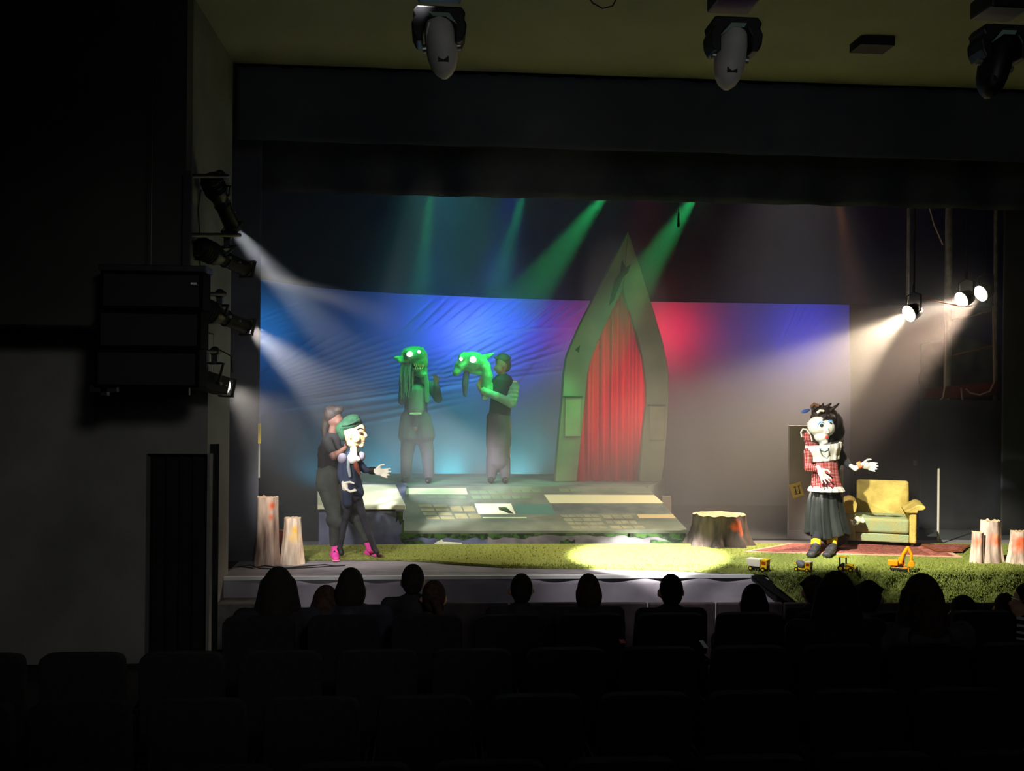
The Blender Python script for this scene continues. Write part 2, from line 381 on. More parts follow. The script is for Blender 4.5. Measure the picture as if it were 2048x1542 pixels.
# ------------------------------------------------------------------ backdrop cloth with stretched diagonal wrinkles
BY = 16.2
tops = [(505, 556), (600, 572), (700, 582), (800, 588), (1000, 597), (1200, 603), (1450, 606), (1690, 610), (1700, 690)]
TX = [(atY(x, y, BY).x, atY(x, y, BY).z) for x, y in tops[:-1]]
bx0 = TX[0][0]; bx1 = atY(1698, 700, BY).x
def ztop(x):
    for (a, za), (b, zb) in zip(TX, TX[1:]):
        if x <= b: return za+(zb-za)*max(0, (x-a)/(b-a))
    return TX[-1][1]
WR = []
rw = random.Random(11)
def ridge(px0, py0, px1, py1, amp=.02, wd=.03):
    a = atY(px0, py0, BY); b = atY(px1, py1, BY); WR.append((a.x, a.z, b.x, b.z, amp*1.7, wd))
for k in range(13): ridge(805+k*25, 655+rw.uniform(-4, 8), 860+k*26, 606+rw.uniform(-3, 3), .022, .022)
for k in range(9): ridge(850+k*22, 700-k*5, 960+k*22, 640+k*2, .012, .022)
for k in range(8): ridge(855+k*8, 735+k*9-k*k*.6, 1010+k*14, 645+k*9, .022, .026)
for k in range(16): ridge(522, 750+k*5, 640+k*28, 668+k*5.5, .020, .026)
for k in range(6): ridge(522, 636+k*9, 585+k*6, 612+k*9, .018, .022)
for k in range(9): ridge(1556+k*7, 700-k*3, 1590+k*7.5, 622+rw.uniform(-6, 6), .018, .024)
for k in range(9): ridge(1020+k*14, 790-k*9, 1090+k*9, 700-k*8, .012, .028)
for k in range(5): ridge(600+k*20, 800+k*14, 900, 765+k*12, .010, .03)
def wrinkle(x, z):
    s = 0
    for ax, az, bx, bz, amp, wd in WR:
        dx, dz = bx-ax, bz-az; L2 = dx*dx+dz*dz; t = ((x-ax)*dx+(z-az)*dz)/L2
        if t < -.25 or t > 1.25: continue
        dist = ((x-ax)*dz-(z-az)*dx)/math.sqrt(L2)
        if abs(dist) > wd*3: continue
        tt = min(max(t, 0), 1); fade = math.sin(PI*min(max((t+.25)/1.5, 0), 1))
        s += amp*fade*math.exp(-(dist/wd)**2)
    return s
def cloth(u, v):
    x = bx0+(bx1-bx0)*u; zt = ztop(x); z = zt*(1-(1-v)**1.5) if False else zt*v
    y = BY - wrinkle(x, z) + .05*noise.noise(V(x*.8, z*.8, 2)) + .02*noise.noise(V(x*2.2+z, z*2.2, 5))
    return V(x + (.0 if v > .8 else .04*u*(1-v)), y, z+.005)
m = mat('satin_backdrop', (188, 196, 214), (168, 178, 204), scale=1.2, rough=.42, lo=.3, hi=.7, spec=.5)
nt = m.node_tree; tr = nt.nodes.new('ShaderNodeBsdfTranslucent'); tr.inputs[0].default_value = (.6, .66, .8, 1); mx = nt.nodes.new('ShaderNodeMixShader'); mx.inputs[0].default_value = .4
nt.links.new(nt.nodes['Principled BSDF'].outputs[0], mx.inputs[1]); nt.links.new(tr.outputs[0], mx.inputs[2]); nt.links.new(mx.outputs[0], nt.nodes['Material Output'].inputs[0])
bd = obj('backdrop_cloth', G().grid(cloth, 620, 260), m, None, smooth=True, sharp=80)
tag(bd, 'pale satin backdrop cloth stretched in diagonal wrinkles across the stage', 'backdrop')
# ------------------------------------------------------------------ stage lamps at left
M['matte'] = mat('matte_black_cabinet', (9, 9, 12), rough=.95, spec=.05)
LENS = mat('lit_lens', (255, 255, 255), emit=(255, 250, 240), estr=1)
LENSW = mat('lit_lens_warm', (255, 250, 230), emit=(255, 244, 214), estr=14)
def profile_lamp(label, tail, tip, r, target, col, watts, ang, blend, bar, box=False, lens=None, grp=None, soft=.06):
    """ellipsoidal lamp: rear housing, barrel, lens tube, gel frame, yoke, clamp"""
    tail = Vector(tail); tip = Vector(tip); d = (tip-tail); Ln = d.length; dn = d.normalized()
    t = thing('profile_spotlight' if not box else 'fresnel_spotlight', label, 'stage light', tail, grp)
    g = G(); u, v = g._frame(d)
    P = lambda s: tail+dn*Ln*s
    if not box:
        g.rings([(P(0), u*r*.45, v*r*.45), (P(.03), u*r*.95, v*r*.95), (P(.12), u*r*1.1, v*r*1.1), (P(.34), u*r*1.1, v*r*1.1), (P(.42), u*r*.85, v*r*.85), (P(.46), u*r*.8, v*r*.8)], 20)
        for k in range(5): g.rings([(P(.10+k*.045), u*r*1.17, v*r*1.17), (P(.12+k*.045), u*r*1.17, v*r*1.17)], 20)
        obj('lamp_housing', g, M['blackmetal'], t, smooth=True)
        g = G(); g.rings([(P(.44), u*r*.75, v*r*.75), (P(.96), u*r*.8, v*r*.8)], 20)
        g.rings([(P(.55), u*r*.86, v*r*.86), (P(.58), u*r*.86, v*r*.86)], 20)
        obj('lens_tube', g, M['blackmetal'], t, smooth=True)
    else:
        g.box(P(.4), (r*2, r*1.7, Ln*.8), Matrix((u, v, dn)).transposed()); obj('lamp_housing', g, M['blackmetal'], t, bevel=.01)
    g = G(); fr = Matrix((u, v, dn)).transposed(); q = r*1.75
    for a, b in (((0, .88), (2, .12)), ((0, -.88), (2, .12)), ((.88, 0), (.12, 1.6)), ((-.88, 0), (.12, 1.6))):
        g.box(P(.985)+u*a[0]*r*.95+v*a[1]*r*.95, (b[0]*r*.95, b[1]*r*.95, .03), fr)
    obj('gel_frame', g, M['blackmetal'], t)
    g = G().cyl(P(.90), P(.91), r*.74, seg=24); obj('lens', g, lens or LENS, t)
    g = G().cyl(P(.5)+u*r*.8, P(.5)+u*r*1.15, r*.16); g.cyl(P(.7)+u*r*.8, P(.7)+u*r*1.1, r*.1); obj('knob', g, M['steel'], t)
    # yoke up to the bar clamp
    bar = Vector(bar); c = P(.38); side = dn.cross(V(0, 0, 1)); side = side.normalized() if side.length > .1 else V(0, 1, 0)
    g = G(); w_ = r*1.28
    m = bar-V(0, 0, .10)
    for sg in (-1, 1):
        g.tube([c+side*sg*r, c+side*sg*w_, m+side*sg*w_*.95, m+side*sg*w_*.5, m], .012)
    obj('yoke', g, M['blackmetal'], t)
    g = G().box(bar-V(0, 0, .05), (.05, .06, .12)).ell(bar, (.045, .045, .045)); obj('clamp', g, M['blackmetal'], t)
    s = spot('lamp_light', P(1.02), target, col, watts, ang, blend, soft)
    s.parent = t; s.matrix_parent_inverse = Matrix.Translation(-tail)
    return t
GL = 'stage lights on the left wall'
profile_lamp('black spotlight pointing steeply down, topmost on the left wall', atY(418, 350, 8.85), atY(466, 456, 9.2), .085, atY(800, 830, 12.2), COOL, 2200, 14, .25, atY(440, 350, 8.92), grp=GL)
profile_lamp('black spotlight just above the loudspeaker, second from top at left', atY(392, 492, 8.75), atY(497, 540, 9.2), .085, atY(1645, 920, 11.5), WHITE, 1900, 11, .45, atY(455, 470, 8.95), grp=GL)
profile_lamp('black spotlight behind the loudspeaker, third from top at left', atY(392, 612, 8.75), atY(497, 655, 9.2), .085, atY(860, 960, 13.0), WHITE, 2000, 24, .5, atY(440, 588, 8.95), grp=GL)
profile_lamp('short box-shaped lamp with glinting flaps, lowest on the left wall', atY(396, 758, 8.8), atY(456, 776, 9.05), .09, atY(720, 1010, 11.6), (1, .93, .85), 320, 50, .6, atY(430, 703, 8.9), box=True, grp=GL)
# wall bracket carrying them
g = G(); pz = atY(372, 345, 8.45)
g.b2((WLX+.0, 8.40, atY(372, 790, 8.45).z), (WLX+.06, 8.46, pz.z))
t = thing('lamp_ladder', 'black wall ladder of bars holding the left stage lights', 'bracket', (WLX, 8.43, pz.z))
obj('upright', g, M['blackmetal'], t)
for py, ex in ((352, 455), (470, 480), (588, 450), (703, 440)):
    a = atY(372, py, 8.43); b = atY(ex, py, 8.95); obj('cross_bar', G().cyl(a, b, .018), M['blackmetal'], t)
# cables drooping from the ladder
for lb, pa in (('thin black cable hanging from the topmost left spotlight', [(402, 380), (396, 420), (400, 470)]), ('thin black cable looping under the second left spotlight', [(405, 545), (398, 520), (378, 520)]), ('thin black cable arching above the lowest left lamp', [(440, 700), (462, 712), (465, 745)]), ('short black cable loop under the corner of the loudspeaker', [(372, 775), (378, 795), (392, 785)])):
    g = G().tube([atY(x, y, 8.8) for x, y in pa], .006); tag(obj('lamp_cable', g, M['black']), lb, 'cable', 'cables at the left lamps')
# loudspeaker array
a = atY(200, 540, 8.1); b = atY(404, 778, 8.1)
t = thing('line_array_speaker', 'large black loudspeaker cabinet hanging on the dark left wall', 'loudspeaker', (a.x+.4, 8.1, a.z))
def spk(x0, z0, x1, z1, y0=8.1, y1=8.38): return G().prism([V(x0, y0, z0), V(x1, y0, z0), V(x1, y0, z1), V(x0, y0, z1)], (0, y1-y0, 0))
hh = (a.z-b.z)/3
for k in range(3):
    z1 = a.z-hh*k; sk_ = -.018*k
    obj('cabinet', spk(a.x+sk_, z1-hh+.008, b.x-.012*k, z1), M['matte'], t, bevel=.01)
    obj('grille', spk(a.x+.03+sk_, z1-hh+.03, b.x-.03-.012*k, z1-.03, 8.09, 8.11), mat('speaker_grille', (14, 14, 20), (22, 22, 28), scale=90, rough=.7), t)
obj('flying_frame', G().b2((a.x-.02, 8.12, a.z), (b.x+.02, 8.36, a.z+.05)).b2((a.x+.34, 8.22, a.z+.05), (a.x+.352, 8.232, CEI-.002)), M['blackmetal'], t, bevel=.006)
obj('bottom_bracket', G().b2((a.x-.08, 8.14, b.z-.03), (a.x+.12, 8.2, b.z+.02)).b2((a.x+.0, 8.14, b.z-.06), (a.x+.05, 8.2, b.z)), M['blackmetal'], t)
o = obj('badge', G().b2((b.x-.09, 8.085, a.z-.10), (b.x-.045, 8.095, a.z-.085)), mat('pale_badge', (190, 190, 190)), t)

# ------------------------------------------------------------------ right-hand warm lamps
def par_can(label, px, py, Y, target, col, watts, ang, r=.105, aim=None):
    c = atY(px, py, Y); dn = V(-.90, -.20, -.40).normalized(); t = thing('par_lamp', label, 'stage light', c, 'warm lamps at the right of the stage')
    g = G(); u, v = g._frame(dn)
    g.rings([(c-dn*.17, u*r*.5, v*r*.5), (c-dn*.14, u*r*.85, v*r*.85), (c-dn*.06, u*r*1.0, v*r*1.0), (c, u*r*1.08, v*r*1.08)], 22)
    obj('can', g, M['blackmetal'], t, smooth=True)
    obj('lens', G().cyl(c+dn*.002, c+dn*.01, r, seg=28), LENSW, t)
    g = G(); side = dn.cross(V(0, 0, 1)).normalized(); m = c-dn*.08
    for s in (-1, 1): g.tube([m+side*s*r, m+side*s*(r+.03), m+side*s*(r+.03)+V(0, 0, .2), m+V(0, 0, .24)], .01)
    g.cyl(m+V(0, 0, .24), m+V(0, 0, .34), .02)
    obj('yoke', g, M['blackmetal'], t)
    s = spot('lamp_light', c+dn*.05, target, col, watts, ang, .7, .06); s.parent = t; s.matrix_parent_inverse = Matrix.Translation(-c)
    return c-dn*.08+V(0, 0, .34)
RT = []
RT.append(par_can('glowing warm lamp hanging lowest and leftmost at right of stage', 1818, 627, 12.6, atY(1400, 960, 12.6), (1, .80, .55), 1700, 54, aim=None))
RT.append(par_can('glowing warm lamp, middle of the three at right of stage', 1923, 600, 12.9, atY(440, 1040, 10.1), (1, .84, .66), 850, 22, aim=None))
RT.append(par_can('glowing warm lamp by the far pipe, highest of the three', 1962, 587, 13.1, atY(1640, 800, 12.6), (1, .72, .52), 900, 50, aim=None))
# pipes and hanging rack
pm = mat('galvanised_pipe', (150, 148, 142), (120, 118, 114), scale=9, rough=.5)
t = thing('hanging_rack', 'grey rack of tall pipes with a dark red bar at right of stage', 'rack', atY(1940, 400, 13.6))
for x, y0, y1, r in ((1895, 80, 800, .05), (1988, 80, 812, .032), (1816, 80, 600, .022)):
    obj('pipe', G().cyl(atY(x+7, y0, 13.6), atY(x-1 if x != 1988 else x+2, y1, 13.6), r), pm, t, smooth=True)
rm = mat('dark_red_bar', (128, 60, 60), (100, 48, 50), rough=.7)
obj('red_bar', G().hexa([atY(1850, 798, 13.55), atY(2000, 790, 13.55), atY(2000, 790, 13.65), atY(1850, 798, 13.65), atY(1850, 778, 13.55), atY(2000, 762, 13.55), atY(2000, 762, 13.65), atY(1850, 778, 13.65)]), rm, t)
for (xa_, ya_, xb_, yb_) in ((1905, 712, 1988, 690), (1905, 640, 1985, 622)):
    obj('cross_brace', G().cyl(atY(xa_, ya_, 13.6), atY(xb_, yb_, 13.6), .014), mat('brown_brace', (120, 96, 80)), t)
obj('canvas_bundle', G().grid(lambda u, v: V(atY(1840+160*u, 780, 13.9).x, 13.9+.08*noise.noise(V(u*6, v*4, 0)), atY(1900, 800, 13.9).z+v*.9*(1-.25*abs(u-.5))), 40, 20), mat('dark_canvas', (70, 74, 84), (96, 98, 104), scale=3, rough=.9), t, smooth=True, solid=.01)
wc = mat('pale_cable', (200, 178, 170), rough=.6)
for pa in ([(1890, 640), (1891, 700), (1890, 770), (1886, 795), (1872, 808), (1855, 816), (1846, 802)], [(1986, 612), (1987, 700), (1988, 765), (1980, 782), (1960, 790), (1940, 786), (1932, 778)],
           [(1857, 408), (1868, 448), (1886, 490)], [(1922, 776), (1924, 795), (1928, 810)]):
    obj('cable', G().tube([atY(x, y, 13.45) for x, y in pa], .011), wc, t)['label'] = {1890: 'pale cable running down the left pipe and curling under it', 1986: 'pale cable running down the right pipe into a sagging loop', 1857: 'thin pale cable slanting down to the left pipe near the valance', 1922: 'short pale cable end hanging under the dark red bar'}[pa[0][0]]
g = G().tube([atY(x, y, 12.8) for x, y in ((1845, 592), (1862, 600), (1890, 606), (1925, 613), (1945, 612))], .008)
tag(obj('lamp_lead', g, mat('copper_lead', (190, 130, 90))), 'brownish lead sagging between the warm lamps', 'cable')
bt = atY(1900, 380, 12.9)
g = G()
for p in RT: g.tube([p, V(p.x, p.y, 6.398)], .012)
tag(obj('lamp_drop_bars', g, M['black']), 'thin black drop bars holding the warm lamps at right', 'bar')

# green and amber washes above the inner valance
def led(px, watts, col, tx, ty, label, Y=12.8, ang=21, blend=.5):
    z = atY(px, 372, Y).z; x = atY(px, 380, Y).x; c = V(x, Y, z)
    tgt = atY(tx, ty, Y+1.0); dn = (tgt-c).normalized()
    t = thing('wash_light', label, 'stage light', c, 'overhead wash lights behind the valance')
    g = G(); u, v = g._frame(dn); g.rings([(c-dn*.22, u*.07, v*.07), (c-dn*.16, u*.11, v*.11), (c-dn*.01, u*.12, v*.12)], 20); obj('can', g, M['blackmetal'], t, smooth=True)
    e = mat('wash_lens', (20, 20, 20), emit=[int(255*k**.5) for k in col], estr=5); obj('lens', G().cyl(c-dn*.005, c, .1, seg=20), e, t)
    obj('yoke', G().tube([c-dn*.1+u*.13, c-dn*.1+u*.13+V(0, 0, .2), c-dn*.1-u*.13+V(0, 0, .2), c-dn*.1-u*.13], .01).cyl(c-dn*.1+V(0, 0, .2), V(c.x-dn.x*.1, 12.8, atY(1200, 372, 12.8).z+.71), .015), M['blackmetal'], t)
    s = spot('wash_beam', c+dn*.02, tgt, col, watts, ang, blend, .05); s.parent = t; s.matrix_parent_inverse = Matrix.Translation(-c)
led(862, 420, GREEN, 830, 702, 'green beam lamp above the left of the backdrop', ang=16)
led(1050, 480, GREEN, 960, 708, 'green beam lamp right of the first, over the two monsters', ang=16)
led(1222, 900, GREEN, 960, 720, 'bright green beam lamp left of the pointed arch tip')
led(1402, 900, GREEN, 1150, 760, 'bright green beam lamp right of the pointed arch tip')
led(1672, 150, (1, .35, .1), 1740, 760, 'dim amber beam lamp over the right side of the stage', ang=18)
# batten they hang from
tag(obj('lighting_batten', G().cyl(V(-3.99, 12.8, atY(1200, 372, 12.8).z+.7), V(9.49, 12.8, atY(1200, 372, 12.8).z+.7), .025), M['blackmetal']), 'black pipe above the stage carrying the wash lights', 'pipe')
# hanging microphone
c = atY(1357, 440, 12.0)
t = thing('hanging_microphone', 'small black microphone hanging on a wire right of the arch tip', 'microphone', c)
obj('wire', G().cyl(c+V(0, 0, .08), V(c.x, c.y, 6.398), .003), M['black'], t)
obj('capsule', G().cyl(c+V(0, 0, .09), c-V(0, 0, .05), .010, .014).ell(c-V(0, 0, .06), (.018, .018, .03)), M['black'], t, smooth=True)

# ------------------------------------------------------------------ moving heads under the ceiling
gm = mat('moulded_grey_shell', (226, 220, 214), (204, 200, 194), scale=4, rough=.5)
def moving_head(label, px, pyarm, pybot, lean, Y=7.4, dark=False):
    a = atY(px, pyarm, Y); s = Y/F
    t = thing('moving_head_light', label, 'stage light', (a.x, Y, CEI), 'moving head lights under the ceiling')
    W = 105*s
    obj('base', G().b2((a.x-W*.42, Y-.16, a.z+.20), (a.x+W*.42, Y+.16, a.z+.34)), M['blackmetal'], t, bevel=.02)
    obj('hook_clamp', G().b2((a.x-.04, Y-.03, a.z+.34), (a.x+.04, Y+.03, CEI-.01)), M['blackmetal'], t)
    g = G()                                             # yoke: two side arms and a crossbar with softly bulging sides
    prof = [(-.42, .22), (-.50, .12), (-.46, .04), (-.52, -.06), (-.50, -.22), (-.42, -.36), (-.30, -.36), (-.30, -.10), (-.22, .02), (.22, .02), (.30, -.10), (.30, -.36), (.42, -.36), (.50, -.22), (.52, -.06), (.46, .04), (.50, .12), (.42, .22)]
    k = W/1.0
    g.prism([V(a.x+x*k, Y-.10, a.z+z*k*1.15) for x, z in prof], (0, .22, 0)); obj('yoke', g, M['blackmetal'], t, bevel=.012)
    bot = atY(px+lean, pybot, Y); top = V(a.x, Y, a.z-.02*k); d = (bot-top)
    g = G(); n = 9; dn = d.normalized(); u = V(1, 0, 0); u = (u-dn*u.dot(dn)).normalized(); v = dn.cross(u)
    L_ = d.length; rr = []
    for i, (q, wr) in enumerate([(-.12, .20), (0, .27), (.2, .30), (.45, .30), (.65, .28), (.8, .24), (.92, .16), (1, .06)]): rr.append((top+dn*L_*q, u*W*wr, v*W*wr*1.15))
    g.rings(rr, 24); obj('lamp_head', g, gm if not dark else M['blackmetal'], t, smooth=True)
    obj('front_vent', G().box(bot-dn*L_*.28+V(-.0, -W*.27, 0), (.075, .02, .04)), M['blackmetal'], t)
    for sg in (-1, 1): obj('side_pivot', G().cyl(top+dn*L_*.42+u*W*.28*sg, top+dn*L_*.42+u*W*.36*sg, .03), M['steel'], t)
    obj('silver_stripe', G().prism([V(a.x-.17*k*1.1, Y-.108, a.z+.12*k), V(a.x+.17*k*1.1, Y-.108, a.z+.12*k), V(a.x+.34*k, Y-.108, a.z-.09*k), V(a.x+.12*k, Y-.108, a.z+.05*k), V(a.x-.12*k, Y-.108, a.z+.05*k)], (0, .006, 0)) if lean >= 0 else
        G().prism([V(a.x+.17*k*1.1, Y-.108, a.z+.12*k), V(a.x-.10*k*1.1, Y-.108, a.z+.12*k), V(a.x-.34*k, Y-.108, a.z-.14*k), V(a.x-.08*k, Y-.108, a.z+.04*k), V(a.x+.14*k, Y-.108, a.z+.04*k)], (0, .006, 0)), mat('grey_stripe', (150, 180, 160), rough=.4), t)
moving_head('moving head light with silver stripe, leftmost under the ceiling', 878, 48, 157, 12)
moving_head('moving head light with silver stripe, middle one under the ceiling', 1466, 68, 179, -14)
moving_head('all-dark moving head light at the top right corner', 2000, 82, 196, -26, dark=True)
g = G().tube([atY(x, y, 8.2) for x, y in ((1170, -20), (1185, 6), (1205, 17), (1225, 12), (1238, -12))], .006)
tag(obj('ceiling_cable', g, M['black']), 'black cable loop hanging from the ceiling between moving heads', 'cable')
a = atY(1738, 5, 9.2)
tag(obj('ceiling_vent', G().b2((a.x-.16, 9.0, CEI-.08), (a.x+.16, 9.25, CEI)), M['black']), 'small black box fixed on the olive ceiling', 'box')
# ------------------------------------------------------------------ sloping ramp of painted boards and the flat-topped box beside it
SK_W = mat('painted_white_board', (240, 240, 214), (222, 226, 196), scale=3, rough=.6)
blu = mat('painted_stone_blue', (120, 128, 158), (86, 92, 120), scale=5, rough=.8, bump=.1, lo=.35, hi=.65)
blug = mat('painted_stone_grey', (140, 136, 138), (104, 102, 106), scale=4, rough=.8, bump=.1)
moss = mat('painted_moss', (70, 104, 52), (38, 50, 36), scale=14, rough=.9, lo=.42, hi=.58)
rampm = mat('painted_ramp_paving', (126, 132, 116), (96, 106, 96), scale=2.5, rough=.75, lo=.35, hi=.65)
YF, YB = 12.3, 13.7
zF = atY(1000, 1061, YF).z; zB = .55
rn = V(0, -(zB-zF), (YB-YF)).normalized(); rp = V(0, YF, zF)
def RP(px, py, h=0.0): return onPlane(px, py, rp+rn*h, rn)
xl = atY(806, 1062, YF).x; xr = atY(1372, 1060, YF).x; xrb = RP(1290, 974).x
t = thing('stage_ramp', 'long low sloping ramp painted as old paving with a mossy front', 'ramp', ((xl+xr)/2, YF+.5, 0))
xlb = RP(806, 974).x
g = G().hexa([V(xl, YF, .001), V(xr, YF, .001), V(xrb, YB, .001), V(xlb, YB, .001), V(xl, YF, zF-.03), V(xr, YF, zF-.03), V(xrb, YB, zB-.03), V(xlb, YB, zB-.03)])
obj('ramp_body', g, [blug], t)
g = G().hexa([V(xl, YF-.02, zF-.03), V(xr+.02, YF-.02, zF-.03), V(xrb+.02, YB, zB-.03), V(xlb, YB, zB-.03), V(xl, YF-.02, zF), V(xr+.02, YF-.02, zF), V(xrb+.02, YB, zB), V(xlb, YB, zB)])
obj('ramp_top', g, rampm, t)
xm = atY(974, 1062, YF).x
obj('front_panel', G().b2((xl, YF-.02, .001), (xm, YF-.001, zF-.032)), blu, t)
obj('front_panel', G().b2((xm+.004, YF-.02, .001), (xr, YF-.001, zF-.032)), blug, t)
def blotch(x0, x1, z0, z1, n, Y, top=True, seed=1):       # painted moss with a ragged edge
    rr = random.Random(seed); pts = []
    xs = [x0+(x1-x0)*i/n for i in range(n+1)]
    rag = [(z1-z0)*(.25+.75*rr.random()) for _ in xs]
    if top: return [V(x, Y, z1) for x in xs] + [V(x, Y, z1-q) for x, q in zip(xs[::-1], rag[::-1])]
    return [V(x, Y, z0) for x in xs] + [V(x, Y, z0+q) for x, q in zip(xs[::-1], rag[::-1])]
for k, (a, b, z0, z1, n, tp) in enumerate([(808, 975, 1082, 1063, 14, 1), (975, 1060, 1080, 1063, 8, 1), (1060, 1180, 1072, 1063, 8, 1), (1180, 1260, 1076, 1063, 7, 1), (1255, 1371, 1085, 1063, 8, 1), (808, 850, 1091, 1080, 6, 0), (1300, 1371, 1091, 1078, 6, 0), (1120, 1150, 1091, 1074, 4, 0)]):
    A = atY(a, z0, YF-.02); B = atY(b, z1, YF-.02)
    obj('moss_patch', G().prism(blotch(A.x, B.x, max(A.z, .001), min(B.z, zF-.034), n, YF-.026, tp, k), (0, .006, 0)), moss, t)
def quad(name, pts, m, h=.004, parent=t): return obj(name, G().prism([RP(x, y, h) for x, y in pts], -rn*h), m, parent)
pal = mat('pale_green_board', (205, 222, 178), (190, 210, 166), scale=4, rough=.6); tan = mat('tan_board', (196, 178, 136), rough=.7)
quad('painted_board', [(797, 976), (932, 976), (935, 988), (806, 988)], pal)
quad('painted_board', [(949, 1007), (1022, 1007), (1031, 1028), (957, 1028)], SK_W)
quad('painted_board', [(965, 1034), (1053, 1034), (1057, 1045), (969, 1045)], pal)
quad('painted_board', [(1088, 989), (1309, 990), (1327, 1006), (1100, 1006)], mat('cream_board', (222, 220, 180), rough=.6))
quad('painted_board', [(1274, 1029), (1346, 1029), (1356, 1041), (1282, 1041)], tan)
quad('moss_patch', [(997, 1014), (1012, 1014), (1027, 1027), (1017, 1026), (1006, 1021), (998, 1019)], moss, h=.008)
quad('dark_board', [(1026, 1008), (1100, 1008), (1112, 1029), (1036, 1028)], mat('teal_board', (86, 126, 116), rough=.8))
quad('dark_board', [(1103, 1008), (1327, 1008), (1340, 1026), (1112, 1027)], mat('slate_board', (104, 112, 108), (86, 94, 92), scale=5, rough=.8))
quad('dark_board', [(1060, 1035), (1125, 1032), (1140, 1058), (1066, 1058)], mat('brown_board', (122, 114, 96), rough=.8))
quad('blue_board', [(809, 1041), (965, 1041), (974, 1060), (809, 1060)], mat('blue_board', (96, 118, 142), (80, 104, 130), scale=6, rough=.8))
cob = mat('painted_cobble', (164, 158, 124), (140, 138, 110), scale=6, rough=.8)
def cobbles(rows, m):
    g = G()
    for (xa, xb, ya, yb, n, sk_) in rows:
        for i in range(n):
            q = .1; x0 = xa+(xb-xa)*(i+q*.6)/n; x1 = xa+(xb-xa)*(i+1-q*.6)/n; y0 = ya+(yb-ya)*.12; y1 = yb-(yb-ya)*.10
            s0 = sk_*(y0-ya)/(yb-ya); s1 = sk_*(y1-ya)/(yb-ya)
            g.prism([RP(x0+s0, y0, .006), RP(x1+s0, y0, .006), RP(x1+s1, y1, .006), RP(x0+s1, y1, .006)], -rn*.006)
    return obj('cobblestones', g, m, t)
cobbles([(833, 893, 1008, 1015, 2, 4), (838, 898, 1016, 1023, 2, 4), (843, 903, 1024, 1031, 2, 4), (848, 908, 1032, 1039, 2, 4), (897, 947, 1010, 1024, 2, 6), (906, 960, 1026, 1038, 2, 6)], cob)
cobbles([(1118, 1195, 1029, 1035, 5, 6), (1124, 1200, 1036, 1043, 4, 6), (1132, 1206, 1044, 1050, 5, 6), (1140, 1212, 1052, 1058, 4, 5), (1200, 1262, 1029, 1038, 3, 8), (1208, 1270, 1040, 1048, 4, 7), (1216, 1286, 1050, 1058, 3, 7)], mat('painted_cobble_grey', (150, 152, 126), (128, 130, 112), scale=5, rough=.8))
cobbles([(850, 930, 990, 997, 4, 5), (936, 1010, 980, 988, 4, 5), (940, 1060, 990, 998, 6, 5), (1020, 1080, 978, 986, 3, 5), (1115, 1160, 976, 984, 2, 4)], mat('painted_cobble_green', (120, 140, 112), rough=.8))
# small end piece of the ramp at its right back
tag(obj('paint_block', G().b2((atY(1322, 990, 13.9).x, 13.82, .0), (atY(1340, 990, 13.9).x, 13.95, atY(1330, 992, 13.9).z)), mat('grey_block', (130, 120, 108))), 'small grey block standing behind the right end of the ramp', 'block')
# flat-topped box
b0, b1 = atY(638, 1020, YF-.02), atY(810, 1020, YF-.02)
zb = .64
t = thing('stage_box', 'blue-grey painted box with a slanted white board on top, left of the ramp', 'box', ((b0.x+b1.x)/2, YF+.5, 0))
zt_ = b0.z
obj('box_body', G().hexa([V(b0.x, YF-.03, .001), V(b1.x-.02, YF-.03, .001), V(b1.x-.02, YB-.1, .001), V(b0.x, YB-.1, .001), V(b0.x, YF-.03, zt_-.03), V(b1.x-.02, YF-.03, zt_-.03), V(b1.x-.02, YB-.1, zb-.04), V(b0.x, YB-.1, zb-.04)]), blu, t)
wb = [atY(635, 1019, YF-.06), atY(811, 1019, YF-.06), atY(811, 1010, YF-.06), atY(635, 1010, YF-.06)]
bk_ = [atY(635, 976, 13.5), atY(791, 976, 13.5), atY(791, 969, 13.5), atY(635, 969, 13.5)]
obj('white_lid', G().hexa([wb[0], wb[1], bk_[1], bk_[0], wb[3], wb[2], bk_[2], bk_[3]]), SK_W, t, bevel=.004)
q = lambda x, y: atY(x, y, YF-.034)
obj('moss_patch', G().prism([q(792, 1023), q(806, 1023), q(805, 1045), q(800, 1050), q(797, 1038), q(792, 1046)], (0, .003, 0)), moss, t)
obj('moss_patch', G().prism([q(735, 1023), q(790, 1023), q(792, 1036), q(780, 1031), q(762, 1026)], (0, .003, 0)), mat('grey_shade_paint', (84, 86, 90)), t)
obj('moss_patch', G().prism([q(805, 1040), q(808, 1040), q(808, 1085), q(804, 1086), q(798, 1072), q(804, 1064)], (0, .003, 0)), moss, t)
# platform the two monsters and the arch stand on
zp = .55
pq = [(atY(640, 970, 13.75).x, 13.72), (atY(1296, 970, 13.72).x, 13.72), (atY(1330, 970, 14.7).x, 14.7), (atY(1330, 970, 14.7).x, 15.6), (atY(640, 970, 13.75).x, 15.6)]
struct('floor_platform', G().prism([V(x, y, .001) for x, y in pq], (0, 0, zp-.001)), mat('platform_grey', (120, 128, 124), (100, 108, 106), scale=3, rough=.85))
# white arrow board
Y = 12.1; z0 = .028
ar = [(868, 1091), (884, 1083), (886, 1088), (924, 1090), (923, 1096), (888, 1095), (886, 1099)]
tag(obj('arrow_board', G().prism([atY(x, y-4, Y) for x, y in ar], (0, .03, 0)), SK_W, bevel=.003), 'small white arrow board pointing left at the foot of the ramp', 'sign')
